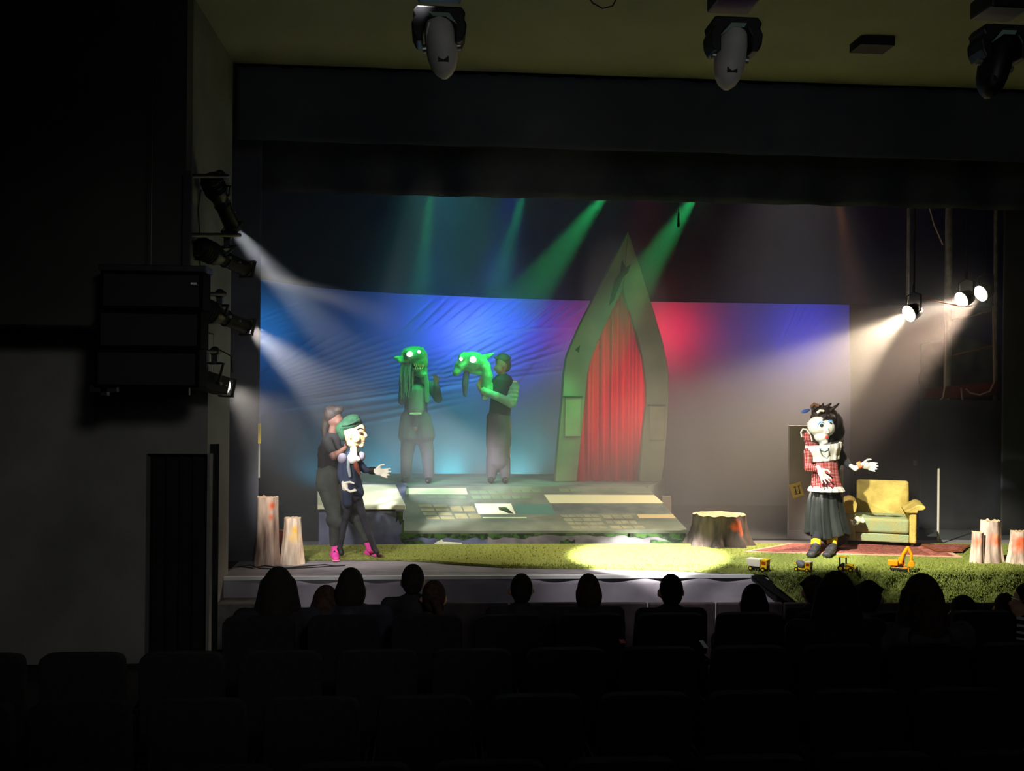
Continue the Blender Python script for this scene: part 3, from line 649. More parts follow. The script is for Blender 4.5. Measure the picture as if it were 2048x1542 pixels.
# ------------------------------------------------------------------ pointed arch with red curtain
AY = 14.35
stone = mat('painted_arch_stone', (150, 156, 128), (118, 128, 104), scale=2.2, rough=.8, bump=.15, lo=.35, hi=.65)
OL = [(1110, 1005), (1113, 930), (1119, 860), (1125, 800), (1128, 750), (1134, 712), (1144, 687), (1160, 650), (1184, 603), (1220, 533), (1256, 462)]
IL = [(1153, 1005), (1157, 930), (1165, 850), (1171, 790), (1175, 748), (1183, 715), (1192, 692), (1205, 662), (1222, 626), (1238, 594), (1246, 578)]
OR_ = [(1322, 1005), (1328, 930), (1334, 860), (1337, 800), (1337, 750), (1333, 718), (1325, 682), (1312, 636), (1298, 592), (1278, 528), (1256, 462)]
IR = [(1279, 1005), (1281, 930), (1287, 860), (1293, 805), (1292, 765), (1287, 722), (1280, 690), (1270, 656), (1260, 624), (1252, 600), (1246, 578)]
pt = lambda L, Y=AY: [atY(x, y, Y) for x, y in L]
def clampz(P): return [V(p.x, p.y, max(p.z, zp)) for p in P]
t = thing('pointed_arch', 'tall pointed stone-painted arch framing a red curtain', 'arch', atY(1220, 985, AY))
obj('arch_frame', G().band(clampz(pt(OL)), clampz(pt(IL)), (0, .22, 0)), stone, t, bevel=.012)
obj('arch_frame', G().band(clampz(pt(OR_)), clampz(pt(IR)), (0, .22, 0)), stone, t, bevel=.012)
crk = mat('painted_crack', (52, 66, 52), rough=.9)
for L in ([(1222, 590), (1230, 560), (1240, 545), (1244, 520), (1252, 535), (1262, 528), (1256, 545), (1246, 555), (1238, 575), (1228, 600), (1218, 612)], [(1150, 700), (1160, 690), (1158, 706)]):
    obj('painted_crack', G().prism([atY(x, y, AY-.004) for x, y in L], (0, .003, 0)), crk, t)
blk = mat('stone_block_paint', (166, 166, 132), (144, 146, 116), scale=3, rough=.8)
for (x0, y0, x1, y1) in ((1130, 795, 1162, 873), (1299, 812, 1328, 880)):
    a = atY(x0, y1, AY-.03); b = atY(x1, y0, AY-.03); obj('stone_block', G().b2((a.x, AY-.03, a.z), (b.x, AY-.001, b.z)), blk, t, bevel=.006)
    obj('block_ledge', G().b2((a.x-.03, AY-.05, b.z), (b.x+.02, AY-.001, b.z+.02)), crk, t)
def acur(u, v):
    py = 1005-(1005-574)*v
    def at(L):
        for (xa, ya), (xb, yb) in zip(L, L[1:]):
            if yb <= py <= ya: return xa+(xb-xa)*((py-ya)/(yb-ya) if ya != yb else 0)
        return L[-1][0]
    x0 = at(IL)-4; x1 = at(IR)+4
    p = atY(x0+(x1-x0)*u, py, AY+.12)
    X = (p.x-atY(1225, 800, AY).x)
    return V(p.x, AY+.13+.06*math.sin(X*34+2*math.sin(X*7)+.5*v)+.02*math.sin(X*71), max(p.z, zp))
rc = mat('red_arch_curtain', (214, 40, 66), (188, 28, 52), scale=2, rough=.7, stretch=(3, 3, .3))
nt = rc.node_tree; tr = nt.nodes.new('ShaderNodeBsdfTranslucent'); tr.inputs[0].default_value = (.8, .05, .12, 1); mx = nt.nodes.new('ShaderNodeMixShader'); mx.inputs[0].default_value = .4
nt.links.new(nt.nodes['Principled BSDF'].outputs[0], mx.inputs[1]); nt.links.new(tr.outputs[0], mx.inputs[2]); nt.links.new(mx.outputs[0], nt.nodes['Material Output'].inputs[0])
obj('arch_curtain', G().grid(acur, 120, 60), rc, t, smooth=True)

# ------------------------------------------------------------------ stumps
def stumpmat(name, ca, cb, spots):
    m = mat(name, ca, cb, scale=11, rough=.9, bump=.9, bscale=16, stretch=(1, 1, .2), lo=.42, hi=.66)
    nt = m.node_tree; N = nt.nodes; L = nt.links; b = N['Principled BSDF']; prev = b.inputs['Base Color'].links[0].from_socket
    tc = N.new('ShaderNodeTexCoord')
    for (p, r, col) in spots:
        d = N.new('ShaderNodeVectorMath'); d.operation = 'DISTANCE'; L.new(tc.outputs['Object'], d.inputs[0]); d.inputs[1].default_value = p
        nz = N.new('ShaderNodeTexNoise'); nz.inputs['Scale'].default_value = 14; L.new(tc.outputs['Object'], nz.inputs[0])
        ad = N.new('ShaderNodeMath'); ad.operation = 'MULTIPLY_ADD'; L.new(nz.outputs[0], ad.inputs[0]); ad.inputs[1].default_value = r*1.6; L.new(d.outputs['Value'], ad.inputs[2])
        mr = N.new('ShaderNodeMapRange'); L.new(ad.outputs[0], mr.inputs[0]); mr.inputs[1].default_value = r*2.1; mr.inputs[2].default_value = r*.9; mr.inputs[3].default_value = 0; mr.inputs[4].default_value = 1
        mx = N.new('ShaderNodeMix'); mx.data_type = 'RGBA'; L.new(mr.outputs[0], mx.inputs[0]); L.new(prev, mx.inputs[6]); mx.inputs[7].default_value = (*lin(col), 1); prev = mx.outputs[2]
    L.new(prev, b.inputs['Base Color'])
    return m
def stump(label, xa, xb, ytop, ybot, ca, cb, spots, tw=.8, seed=0, parent=None, toptilt=0, lobes=7, name='tree_stump', inset=.5, flare=1.0, dY=None):
    base = atZ((xa+xb)/2, ybot, .0 if ybot > 1124 and xb < 700 else .024); Y = base.y
    w_ = (xb-xa)/2*Y/F*.985; Y += w_*.8; top = atY((xa+xb)/2, ytop, Y).z; x = atY((xa+xb)/2, (ytop+ybot)/2, Y).x; z0 = base.z
    rr = random.Random(seed)
    def f(u, v):
        a = u*2*PI; k = 1-v; lb = 1+.10*math.sin(a*lobes+seed)*(.3+k) + .09*noise.noise(V(math.cos(a)*2, math.sin(a)*2, v*1.5+seed))+.03*noise.noise(V(math.cos(a)*8, math.sin(a)*8, v*3+seed))
        r = w_*(tw+(1-tw)*k**2.2*flare)*lb*.97
        return V(x+r*math.cos(a), Y+r*.9*math.sin(a), z0+(top-z0)*v + (toptilt*math.cos(a)+.02*noise.noise(V(math.cos(a)*3, math.sin(a)*3, seed)))*v)
    sp = [((atY(px, py, Y).x, Y-w_*tw*.8, atY(px, py, Y).z), r, c) for px, py, r, c in spots]
    g = G().grid(f, 72, 24)
    bmesh.ops.remove_doubles(g.bm, verts=g.bm.verts, dist=1e-4)
    o = obj(name, g, stumpmat('bark', ca, cb, sp), parent, smooth=True, sharp=70)
    g = G(); ring = [f(i/72, 1) for i in range(72)]; c = sum(ring, V(0, 0, 0))/72+V(0, 0, -.006)
    cv = g.bm.verts.new(c); vs = [g.bm.verts.new(p) for p in ring]
    for i in range(72): g._f([vs[i], vs[(i+1) % 72], cv])
    obj('cut_top', g, mat('cut_wood', (226, 196, 160), (200, 166, 130), scale=16, rough=.8), o)
    if label: tag(o, label, 'tree stump')
    return o
OG = (226, 96, 40); YL = (248, 190, 40)
stump('tall slim pale stump with orange paint, leftmost on the stage', 508, 561, 994, 1132, (222, 196, 176), (128, 98, 86), [(548, 1010, .05, OG), (545, 1032, .035, OG)], tw=.78, seed=1, lobes=5)
stump('shorter pale stump with a yellow spot, right of the leftmost stump', 561, 609, 1035, 1131, (240, 222, 200), (168, 134, 112), [(592, 1058, .05, YL), (590, 1075, .06, (240, 200, 120))], tw=.72, seed=2, lobes=6)
stump('small reddish-brown stump squeezed between the two left stumps', 548, 580, 1060, 1118, (168, 84, 60), (130, 62, 46), [], tw=.8, seed=3)
stump('broad grey-brown stump with an orange mark beside the ramp end', 1368, 1510, 1028, 1096, (92, 80, 74), (46, 40, 40), [(1462, 1046, .07, OG), (1490, 1044, .05, OG), (1470, 1060, .05, OG)], tw=.80, seed=4, lobes=8)
s5 = stump('tall pale stump with a yellow spot, tallest at the right edge', 1953, 2008, 1041, 1127, (222, 200, 190), (134, 110, 104), [(1985, 1071, .035, YL), (1985, 1078, .08, (232, 130, 96))], tw=.74, seed=5)
stump('low pale stump leaning against the tall one at the right', 1940, 1970, 1064, 1127, (222, 200, 190), (136, 110, 102), [(1950, 1085, .06, (226, 140, 110))], tw=.8, seed=6)
stump('pale stump with orange paint cut by the right picture edge', 2013, 2068, 1062, 1130, (226, 204, 190), (136, 110, 102), [(2026, 1086, .09, OG), (2040, 1080, .06, OG)], tw=.72, seed=8)
# cable tangle at the left
for k, pp in enumerate(([(455, 1140), (480, 1133), (505, 1136), (530, 1131), (570, 1137), (620, 1135), (690, 1131)], [(470, 1134), (500, 1130), (520, 1136), (548, 1138), (600, 1133), (650, 1129), (672, 1132)])):
    tag(obj('floor_cable', G().tube([atZ(x, y, .006) for x, y in pp], .006), M['black']), ['black cable running over the grey floor past the left stumps', 'second black cable winding behind the first at the left stumps'][k], 'cable')

# ------------------------------------------------------------------ rugs
def rugmat(name, a, b, c):
    m = mat(name, a, b, scale=16, rough=.95, bump=.2, lo=.42, hi=.58); return m
def rug(label, pts, m, mb, h=.012, z=.027):
    P = [atZ(x, y, z) for x, y in pts]; c = sum(P, V(0, 0, 0))/len(P)
    o = obj('rug', G().prism(P, (0, 0, h*.8)), mb); Q = [c+(p-c)*.93+V(0, 0, h*.8) for p in P]
    obj('rug_field', G().prism(Q, (0, 0, .003)), m, o); Q = [c+(p-c)*.7+V(0, 0, h*.8+.003) for p in P]
    obj('rug_medallion', G().prism(Q, (0, 0, .002)), mat('rug_medallion', (150, 84, 74), (110, 58, 54), scale=26, lo=.45, hi=.55), o)
    tag(o, label, 'rug'); return o
rug('large faded red patterned rug under the armchair', [(1488, 1104), (1578, 1088), (1868, 1091), (1925, 1115)], rugmat('rug_red', (176, 104, 92), (134, 72, 66), 0), mat('rug_border', (204, 160, 140), rough=.95))
rug('brown rug lying behind the red rug, right of the armchair', [(1872, 1103), (1838, 1089), (1940, 1091), (1925, 1104)], rugmat('rug_brown', (150, 84, 50), (104, 56, 38), 0), mat('rug_brown_border', (120, 66, 44)), z=.045)

# ------------------------------------------------------------------ grey panel with the yellow sign, upright pole, switch marks
t = thing('grey_flat', 'tall plain grey panel standing behind the robed puppet', 'panel', atZ(1635, 1086))
pY = 12.55
a = atY(1577, 1084, pY); b = atY(1688, 852, pY)
obj('panel_board', G().b2((a.x, pY, .002), (b.x, pY+.05, b.z)), mat('grey_flat_paint', (196, 190, 194), (178, 172, 176), scale=1.5, rough=.8), t)
obj('plinth', G().b2((a.x, pY-.02, .002), (b.x, pY-.001, .12)), mat('grey_plinth_paint', (176, 170, 174)), t)
sg = [(1578, 970), (1601, 964), (1608, 990), (1587, 997)]
o = obj('yellow_sign', G().prism([atY(x, y, pY-.012) for x, y in sg], (0, .01, 0)), mat('yellow_sign', (250, 226, 120), rough=.6)); tag(o, 'small tilted yellow square sign with two dark strokes on the grey panel', 'sign')
ink = mat('dark_ink', (40, 36, 30))
def seg(x0, y0, x1, y1, w_=.008):
    p = atY(x0, y0, pY-.014); q = atY(x1, y1, pY-.014); d = (q-p).normalized(); n = V(d.z, 0, -d.x)*w_
    return [p-n, p+n, q+n, q-n]
g = G()
for sgm in ((1590, 974, 1593, 988), (1597, 972, 1600, 986), (1587, 975, 1592, 973.5), (1595, 972.5, 1600, 971), (1590, 989, 1602, 986)): g.prism(seg(*sgm, w_=.006 if sgm[1] == 974 or sgm[1] == 972 else .004), (0, .002, 0))
obj('sign_mark', g, ink, o)
p0 = atZ(1876, 1089); p1 = atY(1876, 937, p0.y)
t = thing('upright_pole', 'thin pale upright pole standing right of the armchair', 'pole', p0)
obj('shaft', G().cyl(p0, V(p0.x, p0.y, p1.z), .014), mat('pale_pole', (196, 190, 180)), t)
obj('base_plate', G().cyl(p0+V(0, 0, .001), p0+V(0, 0, .015), .06, seg=20), M['black'], t)
p = atY(1861, 931, 12.9); tag(obj('wall_bracket', G().b2((p.x-.012, 13.26, p.z-.035), (p.x+.012, 13.36, p.z+.035)), M['steel']), 'tiny pale metal fitting on the dark drape above the pole', 'fitting')

# ------------------------------------------------------------------ armchair (seen almost from the front, turned a little to the left)
up = mat('worn_mustard_velvet', (200, 176, 96), (168, 146, 74), scale=7, rough=.85, bump=.3, bscale=50, lo=.35, hi=.65)
upg = mat('worn_sage_velvet', (150, 166, 128), (172, 160, 100), scale=5, rough=.85, bump=.3, bscale=50, lo=.45, hi=.75)
wood = mat('dark_chair_wood', (66, 42, 28), rough=.5)
cY = atZ(1765, 1098).y; k = cY/F
cx = atY(1770, 1030, cY).x
t = thing('armchair', 'worn mustard and sage velvet armchair on the red rug', 'armchair', (cx, cY+.2, 0))
def A(px, py, dy=0): q = atY(px, py or 1040, cY); return V(q.x, cY+dy, q.z)
xL, xR = A(1722, 1000).x, A(1822, 1000).x; zT = A(0, 965).z; zS = A(0, 1037).z; zBt = A(0, 1088).z
z1 = zBt+.0
def soft(name, a, b, m, bev, rot=None):
    g = G().b2(a, b); o = obj(name, g, m, t, smooth=True, sharp=60); q = o.modifiers.new('b', 'BEVEL'); q.width = bev; q.segments = 4; return o
g = G().hexa([V(xL, cY+.52, zS-.2), V(xR, cY+.52, zS-.2), V(xR, cY+.72, zS-.2), V(xL, cY+.72, zS-.2), V(xL, cY+.66, zT), V(xR, cY+.66, zT), V(xR, cY+.84, zT-.02), V(xL, cY+.84, zT-.02)])
o = obj('backrest', g, up, t, smooth=True, sharp=60); q = o.modifiers.new('b', 'BEVEL'); q.width = .035; q.segments = 4
soft('seat_cushion', (A(1712, 0).x, cY-.02, A(0, 1069).z), (A(1814, 0).x, cY+.60, zS), upg, .035)
soft('seat_frame', (A(1706, 0).x, cY+.0, z1), (A(1814, 0).x, cY+.68, A(0, 1070).z), upg, .015)
for s, (pa, pb, roll_) in ((-1, (1695, 1716, 1706)), (1, (1814, 1827, 1832))):
    g = G(); x0 = A(pa, 0).x; x1 = A(pb, 0).x
    g.b2((x0, cY-.02, z1), (x1, cY+.70, A(0, 1015).z))
    o = obj('arm_panel', g, up if s > 0 else upg, t, smooth=True, sharp=60); q = o.modifiers.new('b', 'BEVEL'); q.width = .02; q.segments = 3
    g = G(); c = A(roll_, 1014, 0)                          # scrolled arm roll
    prof = []
    for i in range(26):
        a_ = PI*1.25*i/25 if s > 0 else PI-PI*1.25*i/25
        prof.append(V(c.x+s*.02+.075*math.cos(a_)*1.15, cY-.05, c.z+.055*math.sin(a_)))
    if s > 0: poly = [V(x0-.06, cY-.05, c.z-.04)] + [V(c.x+.065*math.cos(a_), cY-.05, c.z+.012+.034*math.sin(a_)) for a_ in [PI*.62-i*PI*1.2/16 for i in range(17)]] + [V(c.x-.02, cY-.05, c.z-.055), V(x0-.02, cY-.05, c.z-.06)]
    else: poly = [V(c.x+.08*math.cos(a_), cY-.05, c.z+.01+.06*math.sin(a_)) for a_ in [-PI*.1+i*PI*1.25/16 for i in range(17)]] + [V(x0, cY-.05, c.z-.08), V(x1, cY-.05, c.z-.08)]
    g.prism(poly, (0, .62, 0)); o = obj('arm_roll', g, up, t, smooth=True, sharp=50); q = o.modifiers.new('b', 'BEVEL'); q.width = .012; q.segments = 3
for px in (1704, 1820):
    for dy in (.03, .62): obj('leg', G().cyl(V(A(px, 0).x, cY+dy, z1+.01), V(A(px, 0).x, cY+dy, .04), .022, .016), wood, t, smooth=True)
t.location = (cx, cY, 0)
for ch in t.children: ch.matrix_parent_inverse = Matrix.Translation((-cx, -cY, 0))
t.rotation_euler = (0, 0, -math.radians(21))
tag(obj('folded_cloth', G().grid(lambda u, v: V(A(1700+26*u, 0).x, cY-.06+.06*v, A(0, 1037-7*u+3*math.sin(u*9)).z+.05*(v-.5)-.04), 16, 6), mat('pale_cloth', (206, 204, 180)), None, smooth=True, solid=.012), 'crumpled pale cloth lying on the left arm of the armchair', 'cloth')
# ------------------------------------------------------------------ people and puppets
def hand(g, w_, d, n, L=.17, curl=.35, ts=1, spread=.12, fr=.055):
    """palm, four bent fingers and a side thumb; w_ wrist, d pointing, n palm side"""
    d = Vector(d).normalized(); n = Vector(n); n = (n-d*n.dot(d)).normalized(); s = d.cross(n)
    Mx = Matrix((s, d, n)).transposed()
    g.ell(w_+d*.28*L, (.23*L, .30*L, .10*L), Mx); g.cap(w_-d*.1*L, .12*L, w_+d*.2*L, .15*L, flat=.7, fdir=n)
    for i, ln in enumerate((.36, .44, .42, .33)):
        o = (i-1.5); b = w_+d*.50*L+s*o*.125*L; d1 = (d+s*o*spread+n*curl*.5).normalized(); m_ = b+d1*ln*.5*L
        d2 = (d1+n*curl*1.2).normalized(); e = m_+d2*ln*.5*L
        g.cap(b, fr*L*1.08, m_, fr*L, seg=8); g.cap(m_, fr*L, e, fr*L*.8, seg=8)
    b = w_+d*.14*L+s*ts*.17*L; m_ = b+(d*.55+s*ts*.75+n*.2).normalized()*.24*L; e = m_+(d*.9+s*ts*.3+n*.25).normalized()*.2*L
    g.cap(b, .08*L, m_, .068*L, seg=8); g.cap(m_, .066*L, e, .055*L, seg=8)
    return g
def shoe(g, heel, toe, r=.045):
    g.cap(heel, r, (Vector(heel)+Vector(toe))/2, r*1.0, flat=.9); g.cap((Vector(heel)+Vector(toe))/2, r*1.0, toe, r*.75, flat=.7, fdir=(0, 0, 1)); return g

def mk(Y0):
    return lambda px, py, dy=0.0: atY(px, py, Y0+dy)
# ---------- left: puppeteer and the capped puppet
p = mk(11.30); Y0 = 11.30
dk = mat('puppeteer_black_top', (17, 16, 20), rough=.9); tr = mat('grey_green_trousers', (62, 66, 62), (48, 52, 50), scale=8, rough=.9)
hairm = mat('dark_reddish_hair', (30, 16, 14), (16, 10, 10), scale=30, rough=.7); pink = mat('pink_socks', (236, 72, 170), rough=.8)
base = p(700, 1116); base.z = 0
t = thing('person', 'person in black top and grey trousers with pink socks, holding up the capped puppet', 'person', base)
g = G()
g.chain([p(664, 880, .05), p(660, 905, .05), p(658, 935, .04), p(661, 962, .04)], [.085, .13, .115, .125])
g.cap(p(654, 884, -.12), .055, p(663, 884, .20), .055)
g.cap(p(664, 872, .05), .05, p(668, 850, .03), .05)
g.ell(p(668, 834, .02), (.082, .075, .105)); g.ell(p(676, 842, .0), (.045, .05, .055)); g.cap(p(683, 836, .0), .013, p(685, 840, .0), .012)
g.chain([p(654, 886, -.12), p(668, 914, -.17), p(690, 896, -.10)], [.052, .042, .028])       # near arm raised behind the puppet's head
g.chain([p(666, 884, .20), p(684, 905, .22), p(694, 888, .12)], [.05, .04, .028])
hand(g, p(690, 896, -.10), p(700, 880, .0)-p(690, 896, -.10), (.6, .6, 0), .15, .6)
hand(g, p(694, 888, .12), p(699, 874, .08)-p(694, 888, .12), (.6, -.6, 0), .15, .6, ts=-1)
g.chain([p(655, 962, -.02), p(671, 1035, -.04), p(669, 1088, .0)], [.115, .068, .045]); g.chain([p(672, 966, .08), p(712, 1028, -.0), p(735, 1080, -.05)], [.115, .068, .045])
g.cap(p(669, 1088, 0), .04, p(671, 1104, 0), .036); g.cap(p(735, 1080, -.05), .04, p(741, 1098, -.05), .036)
f1h = atZ(668, 1109, .035); f1t = atZ(672, 1117, .03); f2h = atZ(737, 1106, .035); f2t = atZ(764, 1114, .03)
shoe(g, f1h, f1t); shoe(g, f2h, f2t)
organic('body', g, mat('skin_warm', (84, 58, 50), rough=.6), t, .013)
g = G(); g.chain([p(664, 880, .05), p(660, 905, .05), p(658, 935, .04), p(661, 958, .04)], [.10, .145, .13, .14]); g.cap(p(654, 884, -.12), .07, p(663, 884, .20), .07)
g.cap(p(654, 886, -.12), .07, p(661, 900, -.145), .062); g.cap(p(666, 884, .20), .066, p(676, 896, .21), .058); g.cap(p(648, 915, -.05), .05, p(650, 950, -.06), .06)
organic('black_top', g, dk, t, .013)
g = G(); g.chain([p(655, 950, -.02), p(655, 968, -.02), p(671, 1035, -.04), p(669, 1086, .0)], [.13, .135, .085, .058]); g.chain([p(668, 955, .08), p(676, 975, .08), p(712, 1028, -.0), p(735, 1078, -.05)], [.12, .12, .085, .06])
g.cap(p(668, 1040, -.04), .092, p(674, 1044, -.04), .09); g.cap(p(711, 1034, -.01), .088, p(720, 1036, -.01), .086)
organic('trousers', g, tr, t, .013)
g = G(); g.ell(p(664, 828, .03), (.10, .095, .10)); g.ell(p(677, 819, .0), (.06, .05, .045)); g.ell(p(658, 821, .04), (.05, .06, .05)); g.chain([p(655, 838, .05), p(649, 858, .05), p(650, 885, .03)], [.06, .045, .02])
for k in range(7): g.cap(p(655+k*4, 822+(k % 2)*4, -.04+k*.01), .02, p(652+k*5, 814+(k % 3)*3, -.02), .012)
organic('hair', g, hairm, t, .012, 2)
g = G(); g.cap(p(669, 1086, 0), .052, p(671, 1104, 0), .046); shoe(g, f1h, f1t, .052); o = organic('pink_sock', g, pink, t, .010)
g = G(); g.cap(p(735, 1078, -.05), .055, p(741, 1098, -.05), .046); shoe(g, f2h, f2h.lerp(f2t, .72), .052); organic('pink_sock', g, pink, t, .010)
sm = mat('pink_sandal', (226, 130, 160), rough=.6)
for h_, t_ in ((f1h, f1t), (f2h, f2t)):
    g = G(); d = (t_-h_).normalized(); a_ = h_-d*.03; b_ = t_+d*.03
    g.cap(V(a_.x, a_.y, .012), .012, V(b_.x, b_.y, .012), .012); g.cyl(h_+d*.03+V(0, 0, .02), h_+d*.05+V(0, 0, .055), .05, .04)
    obj('sandal_sole', G().cap(V(a_.x, a_.y, .012), .045, V(b_.x, b_.y, .012), .042, flat=.25, fdir=(0, 0, 1)), sm, t, smooth=True)
    obj('strap', G().tube([h_.lerp(t_, .35)+V(-.03, -.05, 0), h_.lerp(t_, .35)+V(0, -.02, .055), h_.lerp(t_, .35)+V(.03, .05, .0)], .008), M['black'], t)
# the capped puppet
cream = mat('cream_puppet_face', (182, 158, 116), rough=.6)
t = thing('puppet', 'life-size puppet with green cap, cream face and white cravat held by the person', 'puppet', p(705, 1095, -.2))
g = G(); g.ell(p(702, 860, -.2), (.125, .12, .13)); g.ell(p(712, 872, -.21), (.105, .10, .12)); g.ell(p(718, 860, -.22), (.07, .08, .075)); g.cap(p(723, 861, -.24), .024, p(732, 871, -.24), .020); g.ell(p(731, 872, -.24), (.022, .026, .018))
g.ell(p(727, 879, -.24), (.020, .03, .012)); g.ell(p(726, 885, -.24), (.020, .03, .012)); g.ell(p(723, 891, -.23), (.03, .036, .024)); g.ell(p(708, 886, -.22), (.08, .075, .05)); g.ell(p(712, 878, -.30), (.045, .03, .04)); g.ell(p(700, 873, -.32), (.018, .014, .03)); g.cap(p(709, 890, -.2), .05, p(708, 912, -.2), .05)
organic('head', g, cream, t, .009, 3)
g = G().ell(p(721, 866, -.30), (.018, .014, .016)); obj('eye', g, mat('puppet_eye', (70, 44, 30)), t, smooth=True)
obj('eyebrow', G().tube([p(714, 859, -.31), p(719, 856, -.30), p(725, 858, -.28)], .007), hairm, t)
obj('mouth', G().tube([p(720, 882.5, -.275), p(725, 882, -.27), p(729, 881, -.255)], .005), mat('puppet_lips', (176, 90, 80)), t)
grn = mat('green_felt_cap', (24, 66, 44), (16, 48, 32), scale=10, rough=.9)
g = G(); rot = Euler((0, math.radians(-14), 0)); g.ell(p(699, 850, -.2), (.142, .14, .075), rot); g.ell(p(703, 840, -.2), (.10, .11, .06), rot); g.ell(p(684, 858, -.19), (.07, .10, .075)); g.ell(p(688, 866, -.2), (.06, .10, .09)); organic('cap', g, grn, t, .011, 3)
obj('cap_band', G().tube([p(683, 851, -.335), p(695, 850, -.352), p(708, 845, -.345), p(719, 838, -.30)], .008), mat('cap_band', (26, 56, 44)), t)
coat = mat('puppet_denim_coat', (46, 56, 80), (30, 38, 58), scale=6, rough=.85); lil = mat('lilac_sleeve', (120, 116, 132), rough=.8)
g = G(); g.chain([p(706, 912, -.2), p(703, 938, -.2), p(703, 965, -.2)], [.075, .098, .10]); g.chain([p(696, 965, -.24), p(695, 985, -.24), p(694, 1005, -.24)], [.08, .07, .055]); g.chain([p(710, 965, -.18), p(716, 985, -.18)], [.08, .07])
g.chain([p(683, 930, -.22), p(681, 950, -.24), p(688, 968, -.27)], [.045, .045, .035]); g.chain([p(722, 930, -.2), p(730, 940, -.22), p(744, 941, -.25)], [.045, .04, .034])
organic('coat', g, coat, t, .012)
g = G(); g.ell(p(685, 917, -.22), (.055, .06, .06)); organic('sleeve_puff', g, lil, t, .012); g = G(); g.ell(p(722, 913, -.2), (.05, .06, .055)); organic('sleeve_puff', g, lil, t, .012)
g = G(); g.chain([p(708, 896, -.27), p(707, 908, -.30), p(706, 918, -.30)], [.03, .045, .055]); g.cap(p(700, 914, -.3), .03, p(716, 918, -.3), .03); organic('cravat', g, mat('white_cravat', (206, 204, 200)), t, .009)
br = mat('rust_waistcoat', (140, 70, 44), (96, 50, 36), scale=9)
g = G(); g.chain([p(709, 917, -.31), p(713, 935, -.325), p(720, 948, -.32)], [.02, .032, .014]); organic('rust_sash', g, br, t, .008)
g = G(); g.chain([p(697, 918, -.3), p(697, 935, -.31), p(700, 952, -.31)], [.018, .022, .02]); organic('lapel', g, mat('grey_lapel', (140, 150, 156)), t, .008)
wht = mat('white_puppet_hand', (210, 206, 190), rough=.6)
g = G(); g.ell(p(690, 973, -.30), (.036, .026, .05)); g.cap(p(687, 965, -.28), .026, p(689, 973, -.3), .032)
g.chain([p(691, 966, -.31), p(700, 964, -.32), p(708, 967, -.33)], [.016, .014, .011])
for i in range(4): g.chain([p(692, 978, -.33+i*.022), p(701, 983.5-i*.5, -.335+i*.024), p(712-i, 981-i*1.0, -.335+i*.024)], [.015, .013, .010])
organic('hand', g, wht, t, .006, 2)
g = G(); w_ = p(748, 941, -.27); hand(g, w_, V(1, -.1, -.22), V(.1, -1, .45), .2, .35, ts=-1, spread=.16, fr=.062); organic('hand', g, wht, t, .008, 2)
obj('cuff', G().cyl(p(740, 941, -.245), p(749, 941.5, -.27), .04, .042), M['black'], t, smooth=True)
g = G(); g.chain([p(699, 1004, -.18), p(690, 1040, -.14), p(680, 1094, -.10)], [.055, .042, .032]); g.chain([p(714, 985, -.16), p(727, 1035, -.13), p(747, 1092, -.16)], [.05, .045, .036]); g.cap(p(702, 985, -.2), .07, p(712, 990, -.18), .07)
organic('dark_legs', g, mat('dark_puppet_trousers', (44, 44, 54), (30, 30, 38), scale=9), t, .012)
for i, (x, y) in enumerate(((680, 1098), (748, 1096))): obj('foot', G().cap(p(x, y, -.10-.06*i), .034, p(x+3+i*3, y+8, -.13-.06*i), .03), M['black'], t, smooth=True)

# ---------- right: robed puppet and the puppeteer behind
p = mk(11.45); base = atZ(1645, 1108, .026)
t = thing('person', 'puppeteer in black hood and gown standing right behind the white-faced puppet', 'person', (base.x, 11.6, .026))
blk = mat('puppeteer_black_cloth', (34, 34, 38), rough=.9)
g = G(); g.ell(p(1668, 848, .22), (.085, .1, .115)); g.cap(p(1668, 860, .22), .05, p(1662, 890, .2), .055); g.chain([p(1658, 896, .2), p(1656, 930, .2), p(1654, 975, .2)], [.13, .14, .14]); g.cap(p(1634, 898, .2), .06, p(1676, 898, .2), .06)
g.chain([p(1634, 899, .2), p(1617, 890, .12), p(1613, 872, .05)], [.055, .045, .032]); hand(g, p(1613, 872, .05), p(1628, 862, .04)-p(1613, 872, .05), (.3, -.8, 0), .15, .6)
g.chain([p(1678, 899, .2), p(1690, 922, .1), p(1702, 934, -.02)], [.055, .042, .03]); hand(g, p(1702, 934, -.02), V(1, -.1, .05), (0, -.5, -.8), .14, .7)
FA, FB = atZ(1631, 1100, .07), atZ(1664, 1098, .07)
g.chain([p(1642, 975, .16), p(1636, 1035, .08), V(FA.x, FA.y, .12)], [.11, .07, .045]); g.chain([p(1662, 975, .16), p(1664, 1035, .08), V(FB.x, FB.y, .12)], [.11, .07, .045])
TA, TB = atZ(1622, 1109, .065), atZ(1654, 1109, .065)
shoe(g, V(FA.x, FA.y, .07), V(TA.x, TA.y, .065), .045); shoe(g, V(FB.x, FB.y, .07), V(TB.x, TB.y, .065), .045)
organic('body', g, mat('puppeteer_skin_grey', (150, 120, 108)), t, .013)
g = G(); g.ell(p(1668, 846, .23), (.105, .115, .13)); g.ell(p(1676, 862, .22), (.08, .09, .1)); g.cap(p(1670, 870, .22), .08, p(1664, 890, .2), .085); g.chain([p(1658, 892, .2), p(1656, 930, .2), p(1654, 978, .2)], [.14, .15, .16]); g.cap(p(1632, 896, .2), .07, p(1678, 896, .2), .07); g.chain([p(1678, 899, .2), p(1690, 922, .1), p(1699, 932, .0)], [.068, .056, .044]); g.chain([p(1656, 975, .2), p(1660, 1020, .2), p(1668, 1062, .2)], [.17, .18, .19])
organic('black_gown', g, blk, t, .014)
